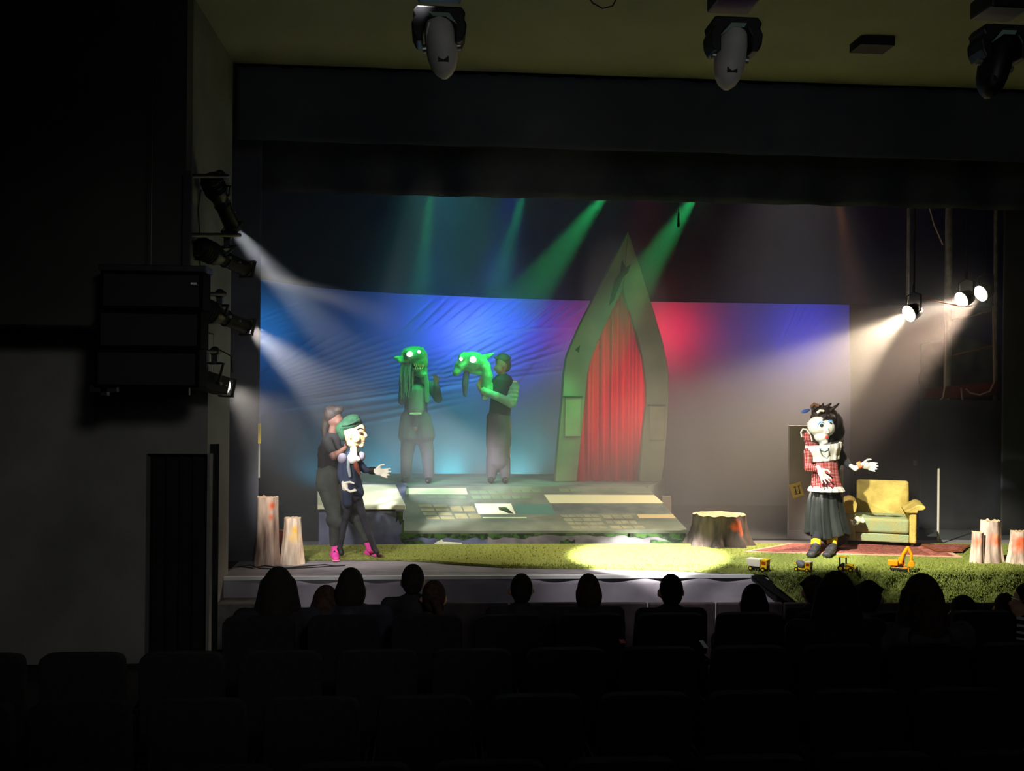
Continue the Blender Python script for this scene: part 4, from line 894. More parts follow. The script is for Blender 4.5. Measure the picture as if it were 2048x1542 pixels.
yl = mat('yellow_socks', (244, 190, 30), rough=.8); sh = mat('grey_black_shoe', (62, 62, 66), (44, 44, 48), scale=12, rough=.5)
for q, (fa, ta, x0, y0, x1, y1, r) in enumerate(((FA, TA, 1630, 1066, 1631, 1094, .052), (FB, TB, 1664, 1066, 1665, 1094, .066))):
    kn = p(1664 if q else 1636, 1035, .08); an = V(fa.x, fa.y, .10)
    obj('yellow_sock', G().cyl(an.lerp(kn, .45 if q else .28), an, .066 if q else .058, .052, 18), yl, t, smooth=True)
    obj('black_stocking', G().cyl(kn, an.lerp(kn, .30 if q else .2), .085, .056, 18), blk, t, smooth=True)
    g = G(); shoe(g, V(fa.x, fa.y, .075), V(ta.x, ta.y, .07), .056); g.ell(V(fa.x, fa.y, .10), (.058, .06, .06)); g.ell(V(ta.x, ta.y+.01, .062), (.05, .05, .036)); organic('shoe', g, sh, t, .009, 3)
# puppet
red = plaid('red_plaid', (150, 40, 46), (200, 150, 146), (86, 20, 28), s=120); whc = mat('white_cotton', (196, 194, 188), rough=.8); wf = mat('white_puppet_face', (196, 194, 186), rough=.55)
satin = mat('black_satin', (44, 48, 48), (30, 34, 34), scale=3, rough=.35, spec=.6)
t = thing('puppet', 'white-faced puppet in red plaid blouse, big white collar and black skirt', 'puppet', p(1648, 1072, -.05))
def lathe(name, x, prof, m, nf, amp, dy=-.05, squash=.8, tilt=0, ph=0, solid=.006, parent=t, hem=0):
    def f(u, v):
        q = v*(len(prof)-1); i = min(int(q), len(prof)-2); fr = q-i; (y0, r0, c0), (y1, r1, c1) = prof[i], prof[i+1]
        py = y0+(y1-y0)*fr; r = r0+(r1-r0)*fr; cx_ = c0+(c1-c0)*fr; a_ = u*2*PI
        k = 1+amp*(.35+.65*v)*(math.sin(a_*nf+ph)+.4*math.sin(a_*nf*2.3+1))
        c = p(cx_, py, dy); s_ = 11.45/F
        return V(c.x+r*s_*k*math.cos(a_), c.y+r*s_*k*squash*math.sin(a_), c.z+tilt*math.cos(a_)*s_*r-(hem*math.sin(a_*3+1)*v*v))
    o = obj(name, G().grid(f, 96, 20), m, parent, smooth=True, solid=solid); return o
lathe('skirt', 1650, [(972, 26, 1650), (1000, 34, 1650), (1030, 38, 1651), (1055, 41, 1654), (1070, 43, 1656)], satin, 9, .13, dy=.02, squash=.7, hem=.03)
lathe('blouse', 1650, [(914, 26, 1648), (940, 25, 1650), (960, 28, 1651), (977, 31, 1652)], red, 8, .06, dy=-.03)
lathe('blouse_hem', 1650, [(972, 31, 1652), (977, 35, 1652), (982, 36, 1652)], whc, 14, .05, dy=-.03)
lathe('collar', 1648, [(900, 10, 1648), (894, 22, 1647), (888, 36, 1647), (897, 36, 1647), (910, 30, 1648), (921, 29, 1649)], whc, 11, .05, dy=-.03, squash=.75, tilt=.12)
g = G(); g.ell(p(1637, 852, -.06), (.125, .13, .115)); g.ell(p(1650, 856, -.08), (.11, .12, .10)); g.ell(p(1643, 872, -.08), (.085, .09, .075)); g.ell(p(1648, 883, -.10), (.045, .055, .045)); g.cap(p(1653, 853, -.18), .014, p(1656, 865, -.225), .016)
g.cap(p(1646, 884, -.06), .042, p(1647, 905, -.10), .055); g.cap(p(1626, 850, -.03), .035, p(1614, 846, .02), .010)
organic('head', g, wf, t, .009, 3)
for (x, y, dy, s_) in ((1642, 850, -.175, 1), (1660, 847, -.155, .9)):
    o = obj('eye', G().ell(p(x, y, dy), (.036*s_, .016, .030*s_)), whc, t, smooth=True); obj('pupil', G().ell(p(x+1, y+.5, dy-.012), (.022*s_, .010, .022*s_)), mat('dark_pupil', (36, 42, 50)), o, smooth=True)
    obj('blue_eyelid', G().tube([p(x-6*s_, y-1, dy-.004), p(x-2, y-6, dy-.006), p(x+3, y-6, dy-.005), p(x+6*s_, y-2, dy+.004)], .008), mat('blue_eyeshadow', (90, 150, 214)), o)
obj('mouth', G().ell(p(1654, 874, -.172), (.016, .016, .018)), mat('red_lips', (200, 50, 50)), t, smooth=True)
hb = mat('dark_puppet_hair', (44, 30, 26), (28, 22, 22), scale=24, rough=.6)
g = G(); g.ell(p(1646, 836, .0), (.15, .13, .075)); g.ell(p(1642, 824, .0), (.11, .10, .08)); g.ell(p(1658, 828, .03), (.09, .09, .09)); g.ell(p(1672, 840, .06), (.06, .08, .10)); g.ell(p(1632, 815, .0), (.06, .06, .045)); g.cap(p(1652, 832, -.12), .025, p(1646, 841, -.165), .012)
for k in range(8): g.cap(p(1626+k*6, 820-(k % 3)*4, -.06), .022, p(1622+k*8, 812-(k % 2)*5, -.05), .012)
organic('hair', g, hb, t, .011, 2)
obj('hair_ribbon', G().tube([p(1634, 826, -.12), p(1640, 821, -.13), p(1647, 822, -.12)], .014), mat('pale_ribbon', (236, 220, 200)), t, smooth=True)
obj('hair_tuft', G().tube([p(1622, 814, -.05), p(1628, 808, -.06), p(1638, 812, -.08)], .018), mat('brown_tuft', (130, 88, 60)), t, smooth=True)
obj('blue_feather', G().ell(p(1611, 822, -.02), (.055, .015, .022), Euler((0, -.3, 0))), mat('blue_feather', (70, 100, 170)), t, smooth=True)
obj('necklace', G().tube([p(1640, 893, -.13), p(1640, 901, -.20), p(1649, 904, -.24), p(1656, 901, -.22), p(1658, 893, -.15)], .006), mat('dark_necklace', (30, 60, 70)), t)
g = G(); g.chain([p(1617, 905, -.05), p(1616, 935, -.08), p(1634, 938, -.17)], [.06, .05, .04]); g.chain([p(1632, 893, .07), p(1620, 890, .05), p(1614, 872, .03)], [.05, .055, .05]); organic('plaid_sleeve', g, red, t, .012)
obj('white_cuff', G().tube([p(1604, 874, .03), p(1602, 864, .03), p(1606, 858, .02), p(1613, 859, .01), p(1620, 869, .0), p(1624, 882, .0)], .011), whc, t, smooth=True)
g = G(); hand(g, p(1638, 937, -.20), V(.45, -.15, -.85), V(.1, -1, .1), .20, .25, ts=-1, spread=.24, fr=.06); hand_o = organic('hand', g, whc, t, .008, 2)
g = G(); w_ = p(1722, 930, -.12); hand(g, w_, V(1, -.1, -.12), V(.1, -1, -.2), .20, .35, ts=-1, fr=.065); g.chain([p(1702, 932, -.05), p(1711, 938, -.08), w_], [.026, .03, .03]); organic('hand', g, whc, t, .008, 2)
obj('orange_cuff', G().cyl(p(1716, 932, -.10), p(1723, 929, -.12), .042, .045), mat('orange_cuff', (224, 120, 84)), t, smooth=True)

# ---------- rear pair with monster puppets
p = mk(14.1)
mg = mat('monster_green_skin', (130, 200, 140), (80, 150, 96), scale=9, rough=.6, bump=.4, bscale=20)
eyeg = mat('glowing_monster_eye', (220, 255, 220), emit=(190, 255, 190), estr=5); tooth = mat('monster_teeth', (226, 220, 120), rough=.5)
cl1 = mat('grey_brown_coat', (92, 86, 96), (74, 70, 80), scale=5, rough=.9); cl2 = mat('dark_trousers', (74, 70, 80), rough=.9); cl3 = mat('grey_jumper', (130, 130, 128), rough=.9)
def feet(g, xs, zt=zp):
    for x in xs:
        q = p(x, 966, 0); shoe(g, V(q.x, q.y+.03, zt+.05), V(q.x-.02, q.y-.13, zt+.045), .05)
t = thing('person', 'person in long coat and dark trousers behind the bearded frog-headed monster', 'person', (p(832, 966).x, 14.1, zp))
g = G(); g.ell(p(833, 742, .12), (.08, .1, .115)); g.cap(p(833, 752, .1), .05, p(834, 768, .1), .055); g.chain([p(834, 775, .1), p(832, 805, .1), p(831, 850, .1)], [.15, .15, .15]); g.cap(p(812, 770, .1), .06, p(858, 770, .1), .06)
g.chain([p(862, 772, .08), p(876, 795, .02), p(872, 766, -.08)], [.055, .045, .03]); hand(g, p(872, 766, -.08), V(-.1, 0, 1), V(-.3, -.9, 0), .17, 1.6)
g.chain([p(808, 772, .08), p(806, 800, -.02), p(824, 765, -.10)], [.055, .045, .03]); hand(g, p(824, 765, -.10), V(.1, .0, 1), V(.5, -.5, 0), .15, 1.0)
g.chain([p(821, 858, .1), p(814, 905, .08), V(p(811, 950).x, 14.13, zp+.1)], [.11, .08, .05]); g.chain([p(845, 858, .1), p(855, 905, .08), V(p(858, 950).x, 14.13, zp+.1)], [.11, .08, .05]); feet(g, (811, 858))
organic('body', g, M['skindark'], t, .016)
g = G(); g.chain([p(834, 772, .1), p(832, 805, .1), p(831, 840, .1)], [.165, .17, .17]); g.chain([p(820, 840, .1), p(818, 868, .1)], [.15, .16]); g.chain([p(842, 840, .1), p(847, 868, .1)], [.15, .17]); g.cap(p(810, 771, .1), .07, p(860, 771, .1), .07); g.chain([p(862, 772, .08), p(876, 797, .02), p(873, 773, -.07)], [.075, .065, .05]); g.chain([p(808, 772, .08), p(804, 802, -.02), p(820, 772, -.09)], [.075, .06, .05])
organic('coat', g, cl1, t, .016)
g = G(); g.cap(p(833, 785, -.03), .13, p(832, 815, -.03), .12); organic('jumper', g, cl3, t, .016)
obj('belt_line', G().b2(p(819, 829, -.13), p(843, 825, -.11)), mat('pale_belt', (214, 206, 180)), t, bevel=.004)
g = G(); g.chain([p(821, 855, .1), p(814, 905, .08), V(p(811, 955).x, 14.13, zp+.1)], [.135, .1, .075]); g.chain([p(845, 855, .1), p(855, 905, .08), V(p(858, 955).x, 14.13, zp+.1)], [.135, .1, .075]); organic('trousers', g, cl2, t, .016)
g = G(); feet(g, (811, 858)); organic('shoe', g, M['black'], t, .012)
t = thing('monster_puppet', 'green frog-like monster head with wide beak brim, toothy grin and long grey hair', 'puppet', p(828, 760, -.1))
g = G(); g.ell(p(828, 712, -.06), (.19, .17, .13)); g.ell(p(836, 724, -.06), (.14, .14, .15)); g.chain([p(820, 717, -.12), p(805, 717, -.14), p(791, 716, -.15)], [.07, .045, .03]); g.ell(p(817, 706, -.18), (.07, .07, .07)); g.ell(p(836, 704, -.16), (.05, .06, .05))
g.chain([p(812, 722, -.15), p(800, 722, -.16)], [.04, .035]); g.ell(p(842, 748, -.08), (.09, .09, .05)); g.cap(p(846, 740, -.05), .07, p(848, 762, -.02), .05)
for k in range(6): g.cap(p(810+k*7, 700-3*math.sin(k), -.06), .03, p(808+k*7.5, 693+(k-3)**2*.5, -.05), .014)
organic('head', g, mg, t, .012, 2)
for (x, y, r) in ((819, 708, .042), (837, 704, .030)): obj('glowing_eye', G().ell(p(x, y, -.235 if r > .04 else -.20), (r, .02, r*.9)), eyeg, t, smooth=True)
obj('mouth_cavity', G().ell(p(837, 732, -.18), (.09, .04, .035), Euler((0, .1, 0))), mat('dark_mouth', (40, 20, 24)), t, smooth=True)
for k in range(6):
    a_ = p(829+k*3.6, 727+k*.3, -.225); obj('tooth', G().cyl(a_, a_-V(0, 0, .035+.012*(k % 2)), .011, .004, 8), tooth, t)
for k in range(4):
    a_ = p(831+k*4.5, 738, -.225); obj('tooth', G().cyl(a_, a_+V(0, 0, .03), .010, .004, 8), tooth, t)
g = G(); rr = random.Random(5)
for k in range(34):
    x = 800+rr.random()*26; l = rr.uniform(770, 800); g.tube([p(x+4, 722, -.16+rr.random()*.08), p(x+1, 745, -.20+rr.random()*.12), p(x-1+rr.uniform(-3, 3), l, -.17+rr.random()*.12)], [.016, .014, .004], 6)
obj('grey_hair', g, mat('grey_hair', (150, 156, 150), (118, 124, 120), scale=20), t, smooth=True)
g = G(); rr = random.Random(6)
for k in range(10):
    x = 846+rr.random()*8; g.tube([p(x-2, 735, -.1), p(x+4, 765, -.12), p(x+5+rr.uniform(-2, 2), 805, -.10)], [.014, .012, .004], 6)
obj('green_hair', g, mat('green_grey_hair', (110, 150, 120)), t, smooth=True)

t = thing('person', 'person with cropped hair and ruffled pale sleeves holding the long-snouted monster', 'person', (p(998, 966).x, 14.1, zp))
g = G(); g.ell(p(1003, 728, .03), (.085, .1, .12)); g.ell(p(998, 738, .0), (.055, .07, .07)); g.cap(p(991, 733, .0), .018, p(989, 736, .0), .016); g.ell(p(1008, 732, -.07), (.012, .01, .025)); g.cap(p(1004, 745, .04), .052, p(1006, 762, .06), .058)
g.chain([p(1006, 772, .06), p(1002, 800, .06), p(998, 840, .06)], [.14, .14, .14]); g.cap(p(985, 768, .08), .055, p(1028, 770, .04), .06)
g.chain([p(1028, 772, .02), p(1021, 806, -.08), p(985, 788, -.12)], [.055, .045, .03]); hand(g, p(985, 788, -.12), V(-1, 0, .25), (.1, -.3, .9), .16, .5)
g.chain([p(984, 770, .06), p(970, 795, -.04), p(956, 770, -.06)], [.05, .04, .03]); hand(g, p(956, 770, -.06), V(.5, -.1, .9), (.2, -.9, 0), .15, .9)
g.chain([p(988, 850, .06), p(984, 905, .06), V(p(983, 950).x, 14.13, zp+.1)], [.11, .08, .05]); g.chain([p(1008, 850, .06), p(1010, 905, .06), V(p(1011, 950).x, 14.13, zp+.1)], [.11, .08, .05]); feet(g, (983, 1011))
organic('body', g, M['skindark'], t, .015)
g = G(); g.ell(p(1006, 720, .05), (.105, .115, .095)); g.ell(p(1012, 730, .08), (.075, .09, .10))
for k in range(9): g.cap(p(992+k*3.5, 716, -.02), .025, p(989+k*4, 711+(k % 2)*3+abs(k-4), -.03), .014)
organic('hair', g, mat('brown_cropped_hair', (88, 78, 60), (60, 54, 44), scale=20), t, .012, 2)
g = G(); g.chain([p(1006, 768, .06), p(1002, 800, .06), p(998, 845, .06)], [.155, .16, .165]); g.cap(p(984, 768, .08), .07, p(1028, 772, .04), .07); organic('dark_waistcoat', g, mat('dark_green_waistcoat', (54, 66, 60)), t, .015)
g = G(); g.chain([p(1029, 772, .02), p(1022, 806, -.08), p(992, 792, -.12), p(968, 782, -.1)], [.075, .075, .06, .055])
for k in range(4): g.ell(p(1028-k*1.5, 776+k*8, -.02-k*.02), (.085, .08, .03))
g.chain([p(984, 770, .06), p(970, 795, -.04)], [.06, .05]); organic('sleeve', g, mat('pale_ruffled_sleeve', (150, 190, 150), (120, 160, 124), scale=12), t, .013)
obj('epaulette', G().ell(p(1029, 764, .02), (.045, .05, .02)), mat('pale_epaulette', (224, 196, 160)), t, smooth=True)
g = G(); g.chain([p(997, 840, .06), p(997, 880, .06), p(996, 920, .06)], [.18, .19, .16]); g.chain([p(985, 920, .06), V(p(983, 955).x, 14.13, zp+.1)], [.1, .075]); g.chain([p(1008, 920, .06), V(p(1011, 955).x, 14.13, zp+.1)], [.1, .075]); organic('long_tunic', g, mat('grey_tunic', (96, 88, 96), (80, 74, 82), scale=4), t, .016)
g = G(); feet(g, (983, 1011)); organic('shoe', g, M['black'], t, .012)
t = thing('monster_puppet', 'green monster head with drooping snout, pointed ear and one big glowing eye', 'puppet', p(945, 760, -.1))
g = G(); g.ell(p(946, 722, -.1), (.17, .15, .13)); g.chain([p(936, 722, -.12), p(921, 732, -.15), p(912, 746, -.17)], [.12, .085, .05]); g.ell(p(930, 716, -.12), (.10, .11, .08)); g.chain([p(955, 724, -.08), p(967, 733, -.06), p(974, 752, -.05), p(972, 782, -.05)], [.11, .10, .085, .07])
g.chain([p(930, 740, -.13), p(950, 744, -.11), p(962, 745, -.08)], [.035, .04, .05]); g.ell(p(946, 717, -.2), (.065, .06, .06)); g.ell(p(924, 716, -.2), (.045, .05, .045))
g.cap(p(960, 718, -.06), .05, p(974, 713, -.02), .045); g.cap(p(974, 713, -.02), .045, p(989, 706, .0), .010); g.cap(p(926, 708, -.1), .02, p(929, 703, -.1), .01)
organic('head', g, mg, t, .012, 2)
obj('glowing_eye', G().ell(p(946, 719, -.265), (.044, .022, .042)), eyeg, t, smooth=True); obj('glowing_eye', G().ell(p(922, 718, -.25), (.022, .018, .026)), eyeg, t, smooth=True)
g = G(); g.chain([p(933, 745, -.13), p(930, 768, -.13), p(930, 790, -.12)], [.045, .05, .028]); organic('hanging_tongue', g, mat('purple_tongue', (96, 74, 110)), t, .012)
# ------------------------------------------------------------------ toys on the front edge of the grass
ty = mat('toy_yellow', (250, 206, 30), rough=.4); to = mat('toy_orange', (248, 160, 20), rough=.4); tk = mat('toy_black', (28, 26, 26), rough=.6); tw = mat('toy_white', (240, 236, 214), rough=.4); tg = mat('toy_red_glass', (150, 60, 30), rough=.2)
def toy(name, label, px, py, rot, s, build):
    t = thing(name, label, 'toy'); build(t)
    b = atZ(px, py, .03); t.location = (b.x, b.y+.05, .030); t.rotation_euler = (0, 0, math.radians(rot)); t.scale = (s, s, s)
def wheels(t, xs, r=.024, w_=.022, y=.045):
    for x in xs:
        for sy in (-1, 1):
            o = obj('wheel', G().cyl((x, sy*(y-w_/2), r), (x, sy*(y+w_/2), r), r, seg=20), tk, t); obj('hubcap', G().cyl((x, sy*(y+w_/2-.001), r), (x, sy*(y+w_/2+.003), r), r*.5, seg=12), ty, o)
def cab(t, x0, x1, z0, z1, m, y=.045, roof=None):
    obj('cab', G().b2((x0, -y, z0), (x1, y, z1)), m, t, bevel=.004)
    obj('windscreen', G().b2((x1-.001, -y*.8, z0+(z1-z0)*.52), (x1+.002, y*.8, z1-.01)), tg, t)
    for sy in (-1, 1): obj('side_window', G().b2((x0+.012, sy*(y-.001), z0+(z1-z0)*.52), (x1-.008, sy*(y+.002), z1-.01)), tg, t)
    obj('roof', G().b2((x0-.003, -y-.003, z1), (x1+.004, y+.003, z1+.008)), roof or m, t, bevel=.002)
    obj('grille', G().b2((x1-.001, -y*.75, z0+.004), (x1+.003, y*.75, z0+(z1-z0)*.38)), tk, t)
def dump(t):
    obj('chassis', G().b2((-.10, -.035, .022), (.10, .035, .036)), tk, t); wheels(t, (-.07, .065)); cab(t, .035, .10, .03, .115, ty)
    obj('tipper_bed', G().hexa([V(-.10, -.045, .045), V(.025, -.045, .045), V(.025, .045, .045), V(-.10, .045, .045), V(-.12, -.055, .12), V(.03, -.055, .12), V(.03, .055, .12), V(-.12, .055, .12)]), tw, t, bevel=.003)
    obj('bed_hoist', G().cyl((-.02, 0, .03), (-.02, 0, .05), .012), tk, t)
def mixer(t):
    obj('chassis', G().b2((-.10, -.035, .022), (.10, .035, .036)), ty, t); wheels(t, (-.07, .065)); cab(t, .035, .10, .03, .115, ty, roof=tw)
    g = G(); ax = V(-.9, 0, .45).normalized(); u, v = g._frame(ax); c = V(-.02, 0, .075)
    g.rings([(c-ax*.05, u*.02, v*.02), (c-ax*.03, u*.045, v*.045), (c+ax*.02, u*.05, v*.05), (c+ax*.07, u*.022, v*.022)], 20); obj('mixer_drum', g, mat('toy_grey', (90, 92, 94), rough=.5), t, smooth=True)
    obj('chute', G().b2((-.115, -.015, .08), (-.09, .015, .09)), ty, t)
def loader(t):
    obj('chassis', G().b2((-.08, -.032, .025), (.07, .032, .045)), ty, t, bevel=.003)
    obj('bonnet', G().b2((.0, -.034, .045), (.07, .034, .08)), ty, t, bevel=.006); wheels(t, (-.055,), r=.034, w_=.026); wheels(t, (.045,), r=.024)
    for x in (-.07, -.005):
        for sy in (-1, 1): obj('cab_post', G().b2((x-.004, sy*.034-.004, .045), (x+.004, sy*.034+.004, .15)), tk, t)
    obj('cab_roof', G().b2((-.082, -.042, .15), (.008, .042, .158)), ty, t, bevel=.002); obj('driver_seat', G().b2((-.05, -.018, .045), (-.02, .018, .085)), tk, t, bevel=.003)
    for sy in (-1, 1): obj('lift_arm', G().tube([V(-.0, sy*.04, .075), V(.07, sy*.04, .06), V(.105, sy*.035, .03)], .006), ty, t)
    obj('bucket', G().prism([V(.10, -.062, .004), V(.14, -.062, .004), V(.132, -.062, .012), V(.112, -.062, .014), V(.108, -.062, .046), V(.10, -.062, .05)], (0, .124, 0)), tk, t)
def digger(t):
    for sy in (-1, 1): obj('track', G().cap(V(-.06, sy*.04, .018), .018, V(.06, sy*.04, .018), .018, flat=1.0), tk, t); 
    obj('undercarriage', G().b2((-.07, -.05, .012), (.07, .05, .034)), to, t, bevel=.004); obj('turntable', G().cyl((0, 0, .034), (0, 0, .046), .035), tk, t)
    obj('engine_body', G().b2((-.10, -.042, .046), (-.01, .042, .095)), to, t, bevel=.008); obj('cab', G().b2((-.01, .0, .046), (.045, .045, .12)), to, t, bevel=.004); obj('window', G().b2((.0, -.001, .075), (.04, .002, .112)), tg, t)
    obj('boom', G().tube([V(.01, -.02, .07), V(.035, -.02, .16), V(.075, -.02, .225)], .016), to, t, smooth=True); obj('stick', G().tube([V(.07, -.02, .23), V(.105, -.02, .16), V(.10, -.02, .10)], .013), to, t, smooth=True)
    obj('ram', G().cyl((.04, -.02, .10), (.06, -.02, .19), .006), M['steel'], t)
    obj('bucket', G().prism([V(.07, -.05, .05), V(.12, -.05, .045), V(.135, -.05, .075), V(.12, -.05, .105), V(.09, -.05, .10), V(.075, -.05, .075)], (0, .06, 0)), to, t, bevel=.004)
    obj('blade', G().b2((.075, -.055, .004), (.085, .055, .035)), to, t)
toy('toy_dump_truck', 'toy truck with pale tipper bed, leftmost of the yellow toys', 1521, 1143, -42, 1.0, dump)
toy('toy_mixer_truck', 'yellow toy concrete mixer with round dark drum, second from left', 1610, 1144, -42, .85, mixer)
toy('toy_loader', 'yellow toy loader with open cab and black front bucket', 1697, 1144, -30, .95, loader)
toy('toy_excavator', 'orange-yellow toy excavator with raised arm, rightmost of the toys', 1803, 1143, -28, 1.12, digger)

# ------------------------------------------------------------------ theatre seats
def make_seat():
    t = thing('theatre_seat', 'dark theatre seat', 'seat')
    g = G(); W = .235; zb_, zt2 = .38, .97
    prof = []
    for k in range(25):
        a_ = PI*k/24; c_, s_ = math.cos(a_), math.sin(a_)
        prof.append(V(W*(abs(c_)**.28)*(1 if c_ >= 0 else -1), 0, zt2-.10+.10*(s_**.5 if s_ > 0 else 0)))
    poly = [V(W, 0, zb_)] + prof + [V(-W, 0, zb_)]
    g.prism([V(q.x, q.y+(-.04 if q.z > .6 else 0), q.z) for q in poly], (0, .09, 0)); obj('backrest', g, M['seat'], t, bevel=.012)
    obj('seat_cushion', G().b2((-.225, .08, .36), (.225, .50, .46)), M['seat'], t, bevel=.03)
    for sx in (-1, 1):
        o = obj('armrest', G().b2((sx*.275-.025, .05, .60), (sx*.275+.025, .42, .635)), M['black'], t, bevel=.01)
        obj('side_frame', G().b2((sx*.275-.012, .10, 0.0), (sx*.275+.012, .36, .60)), M['blackmetal'], t, bevel=.004)
    return t
ORD = ['first', 'second', 'third', 'fourth', 'fifth', 'sixth', 'seventh', 'eighth', 'ninth', 'tenth', 'eleventh', 'twelfth', 'thirteenth', 'fourteenth', 'fifteenth', 'sixteenth']
s0 = make_seat(); first = True; SEATX = []
rown = ['front row just before the stage', 'second row from the stage', 'third row from the stage', 'row nearest the camera']
for r_, (Ys, pl) in enumerate(((7.0, 440), (6.1, -60), (5.2, -60), (4.3, -60))):
    xc = atY(1177, 1230, 7.0).x+(.27 if r_ % 2 else 0); x = xc
    while x-.555 > atY(pl, 1250, Ys).x: x -= .555
    i = 0
    while x < atY(2110, 1250, Ys).x:
        loc = (x, Ys-.09, FL); lb = 'dark theatre seat, %s from left in the %s' % (ORD[i], rown[r_])
        if first: s0.location = loc; s0['label'] = lb; o = s0; first = False
        else: o = dup(s0, loc, lb)
        o['group'] = 'theatre seats in rows'; x += .555; i += 1

# ------------------------------------------------------------------ audience, all seen from behind
AH = {'dark': mat('dark_hair', (34, 26, 22), (22, 18, 16), scale=30, rough=.95), 'brown': mat('brown_hair', (64, 44, 34), (42, 30, 24), scale=30, rough=.95)}
def viewer(label, px, pyt, Y, wpx, hair='short', hc='dark', cloth=(46, 46, 54), sh=1.0, turn=0, lean=0, stripes=False, extra=None):
    top = atY(px, pyt, Y); w_ = wpx*Y/F/2; x = top.x; zt = top.z; s = w_/.081
    s_ = min(max(s, .8), 1.4); sk = M['skin']
    Y = Y+.09; x = atY(px, pyt, Y).x; zt = atY(px, pyt, Y).z; base = V(x, Y, FL); t = thing('person', label, 'person', base, None)
    hc_z = zt-.115*s_; ct, st = math.cos(turn), math.sin(turn)
    def q(dx, dy, z): return V(x+dx*ct-dy*st, Y+dx*st+dy*ct, z)
    zc = FL+.565                                        # lap
    zn = hc_z-.12*s_; zs = zn-.045*s_; sw = .185*s_*sh
    R3 = Matrix.Rotation(turn, 3, 'Z')
    g = G(); g.ell(q(0, 0, hc_z), (.074*s_, .092*s_, .108*s_), R3); g.ell(q(0, .045*s_, hc_z-.06*s_), (.055*s_, .06*s_, .06*s_), R3); g.cap(q(0, .10*s_, hc_z-.01*s_), .012*s_, q(0, .115*s_, hc_z-.035*s_), .014*s_)
    for e in (-1, 1): g.ell(q(e*.088*s_, .005, hc_z-.02*s_), (.012*s_, .02*s_, .03*s_), R3)
    g.cap(q(0, -.005, hc_z-.08*s_), .052*s_, q(0, -.02, zn-.03*s_), .056*s_)
    g.chain([V(x, Y-.02, zs-.06), V(x, Y, (zs+zc)/2), V(x, Y+.02, zc+.02)], [.12*s_, .12*s_, .13*s_]); g.cap(V(x-sw*.8, Y-.02, zs), .05*s_, V(x+sw*.8, Y-.02, zs), .05*s_)
    for e in (-1, 1):
        g.chain([V(x+e*sw, Y-.02, zs-.01), V(x+e*sw*1.1, Y+.03, zs-.26*s_), V(x+e*.10, Y+.24, zc+.08)], [.05*s_, .042*s_, .03*s_])
        hand(g, V(x+e*.10, Y+.24, zc+.08), V(-e*.25, .9, -.15), V(0, 0, -1), .16*s_, .3, ts=-e)
        g.chain([V(x+e*.09, Y+.02, zc), V(x+e*.10, Y+.42*s_, zc), V(x+e*.10, Y+.40*s_, FL+.08)], [.085*s_, .065*s_, .045*s_]); shoe(g, V(x+e*.10, Y+.38*s_, FL+.045), V(x+e*.11, Y+.52*s_, FL+.04), .042)
    organic('body', g, sk, t, .017, 2)
    cm = mat('audience_cloth', cloth, tuple(int(c*.75) for c in cloth), scale=9, rough=.95) if not stripes else stripes
    g = G(); g.chain([V(x, Y-.02, zs-.05), V(x, Y, (zs+zc)/2), V(x, Y+.02, zc+.06)], [.135*s_, .14*s_, .15*s_]); g.cap(V(x-sw*.85, Y-.02, zs-.004), .062*s_, V(x+sw*.85, Y-.02, zs-.004), .062*s_); g.cap(q(0, -.02, zn-.015*s_), .07*s_, V(x, Y-.02, zs), .10*s_)
    for e in (-1, 1): g.chain([V(x+e*sw, Y-.02, zs-.01), V(x+e*sw*1.1, Y+.03, zs-.26*s_), V(x+e*.11, Y+.22, zc+.08)], [.066*s_, .056*s_, .042*s_])
    if extra == 'hood': g.ell(V(x, Y-.10, zs+.02), (.12*s_, .07, .07)); g.cap(V(x, Y-.02, zs), .09, V(x+.14, Y-.04, zs-.07), .09)
    organic('jacket', g, cm, t, .017, 2)
    g = G()
    for e in (-1, 1): g.chain([V(x+e*.09, Y+.0, zc), V(x+e*.10, Y+.43*s_, zc), V(x+e*.10, Y+.40*s_, FL+.10)], [.10*s_, .08*s_, .06*s_])
    g.cap(V(x-.08, Y, zc), .10*s_, V(x+.08, Y, zc), .10*s_); organic('trousers', g, M['seat'], t, .018, 2)
    g = G(); hm = AH[hc]
    g.ell(q(0, -.012*s_, hc_z+.012*s_), (.083*s_, .098*s_, .108*s_), R3); g.ell(q(0, -.045*s_, hc_z-.03*s_), (.070*s_, .06*s_, .07*s_), R3)
    if hair == 'long':
        g.chain([q(0, -.03, hc_z), q(0, -.06, hc_z-.12*s_), q(0, -.08, hc_z-.28*s_), q(0, -.085, hc_z-.38*s_)], [.09*s_, .10*s_, .095*s_, .06*s_])
        for e in (-1, 1): g.chain([q(e*.06*s_, -.01, hc_z+.02), q(e*.085*s_, -.02, hc_z-.12*s_), q(e*.10*s_, -.05, hc_z-.30*s_)], [.045*s_, .05*s_, .035*s_])
        for k in range(9): g.cap(q((k-4)*.024*s_, -.12, hc_z-.15*s_), .016, q((k-4)*.028*s_, -.13, hc_z-(.38+.03*(k % 3))*s_), .008)
    if hair == 'bob': g.ell(q(0, -.03, hc_z-.04*s_), (.098*s_, .09*s_, .12*s_), R3)
    if hair == 'tail': g.ell(q(0, -.12*s_, hc_z-.0), (.03, .03, .03)); g.chain([q(.01, -.13*s_, hc_z-.0), q(.045, -.15*s_, hc_z-.10), q(.05, -.14*s_, hc_z-.20)], [.028, .032, .012])
    if hair == 'tousled':
        for k in range(12): a_ = k*PI*2/12; g.cap(q(.05*math.cos(a_), .05*math.sin(a_), hc_z+.07*s_), .03, q(.10*math.cos(a_), .09*math.sin(a_)-.01, hc_z+.06*s_-.02*(k % 2)), .012)
    organic('hair', g, hm, t, .013, 2)
    return t
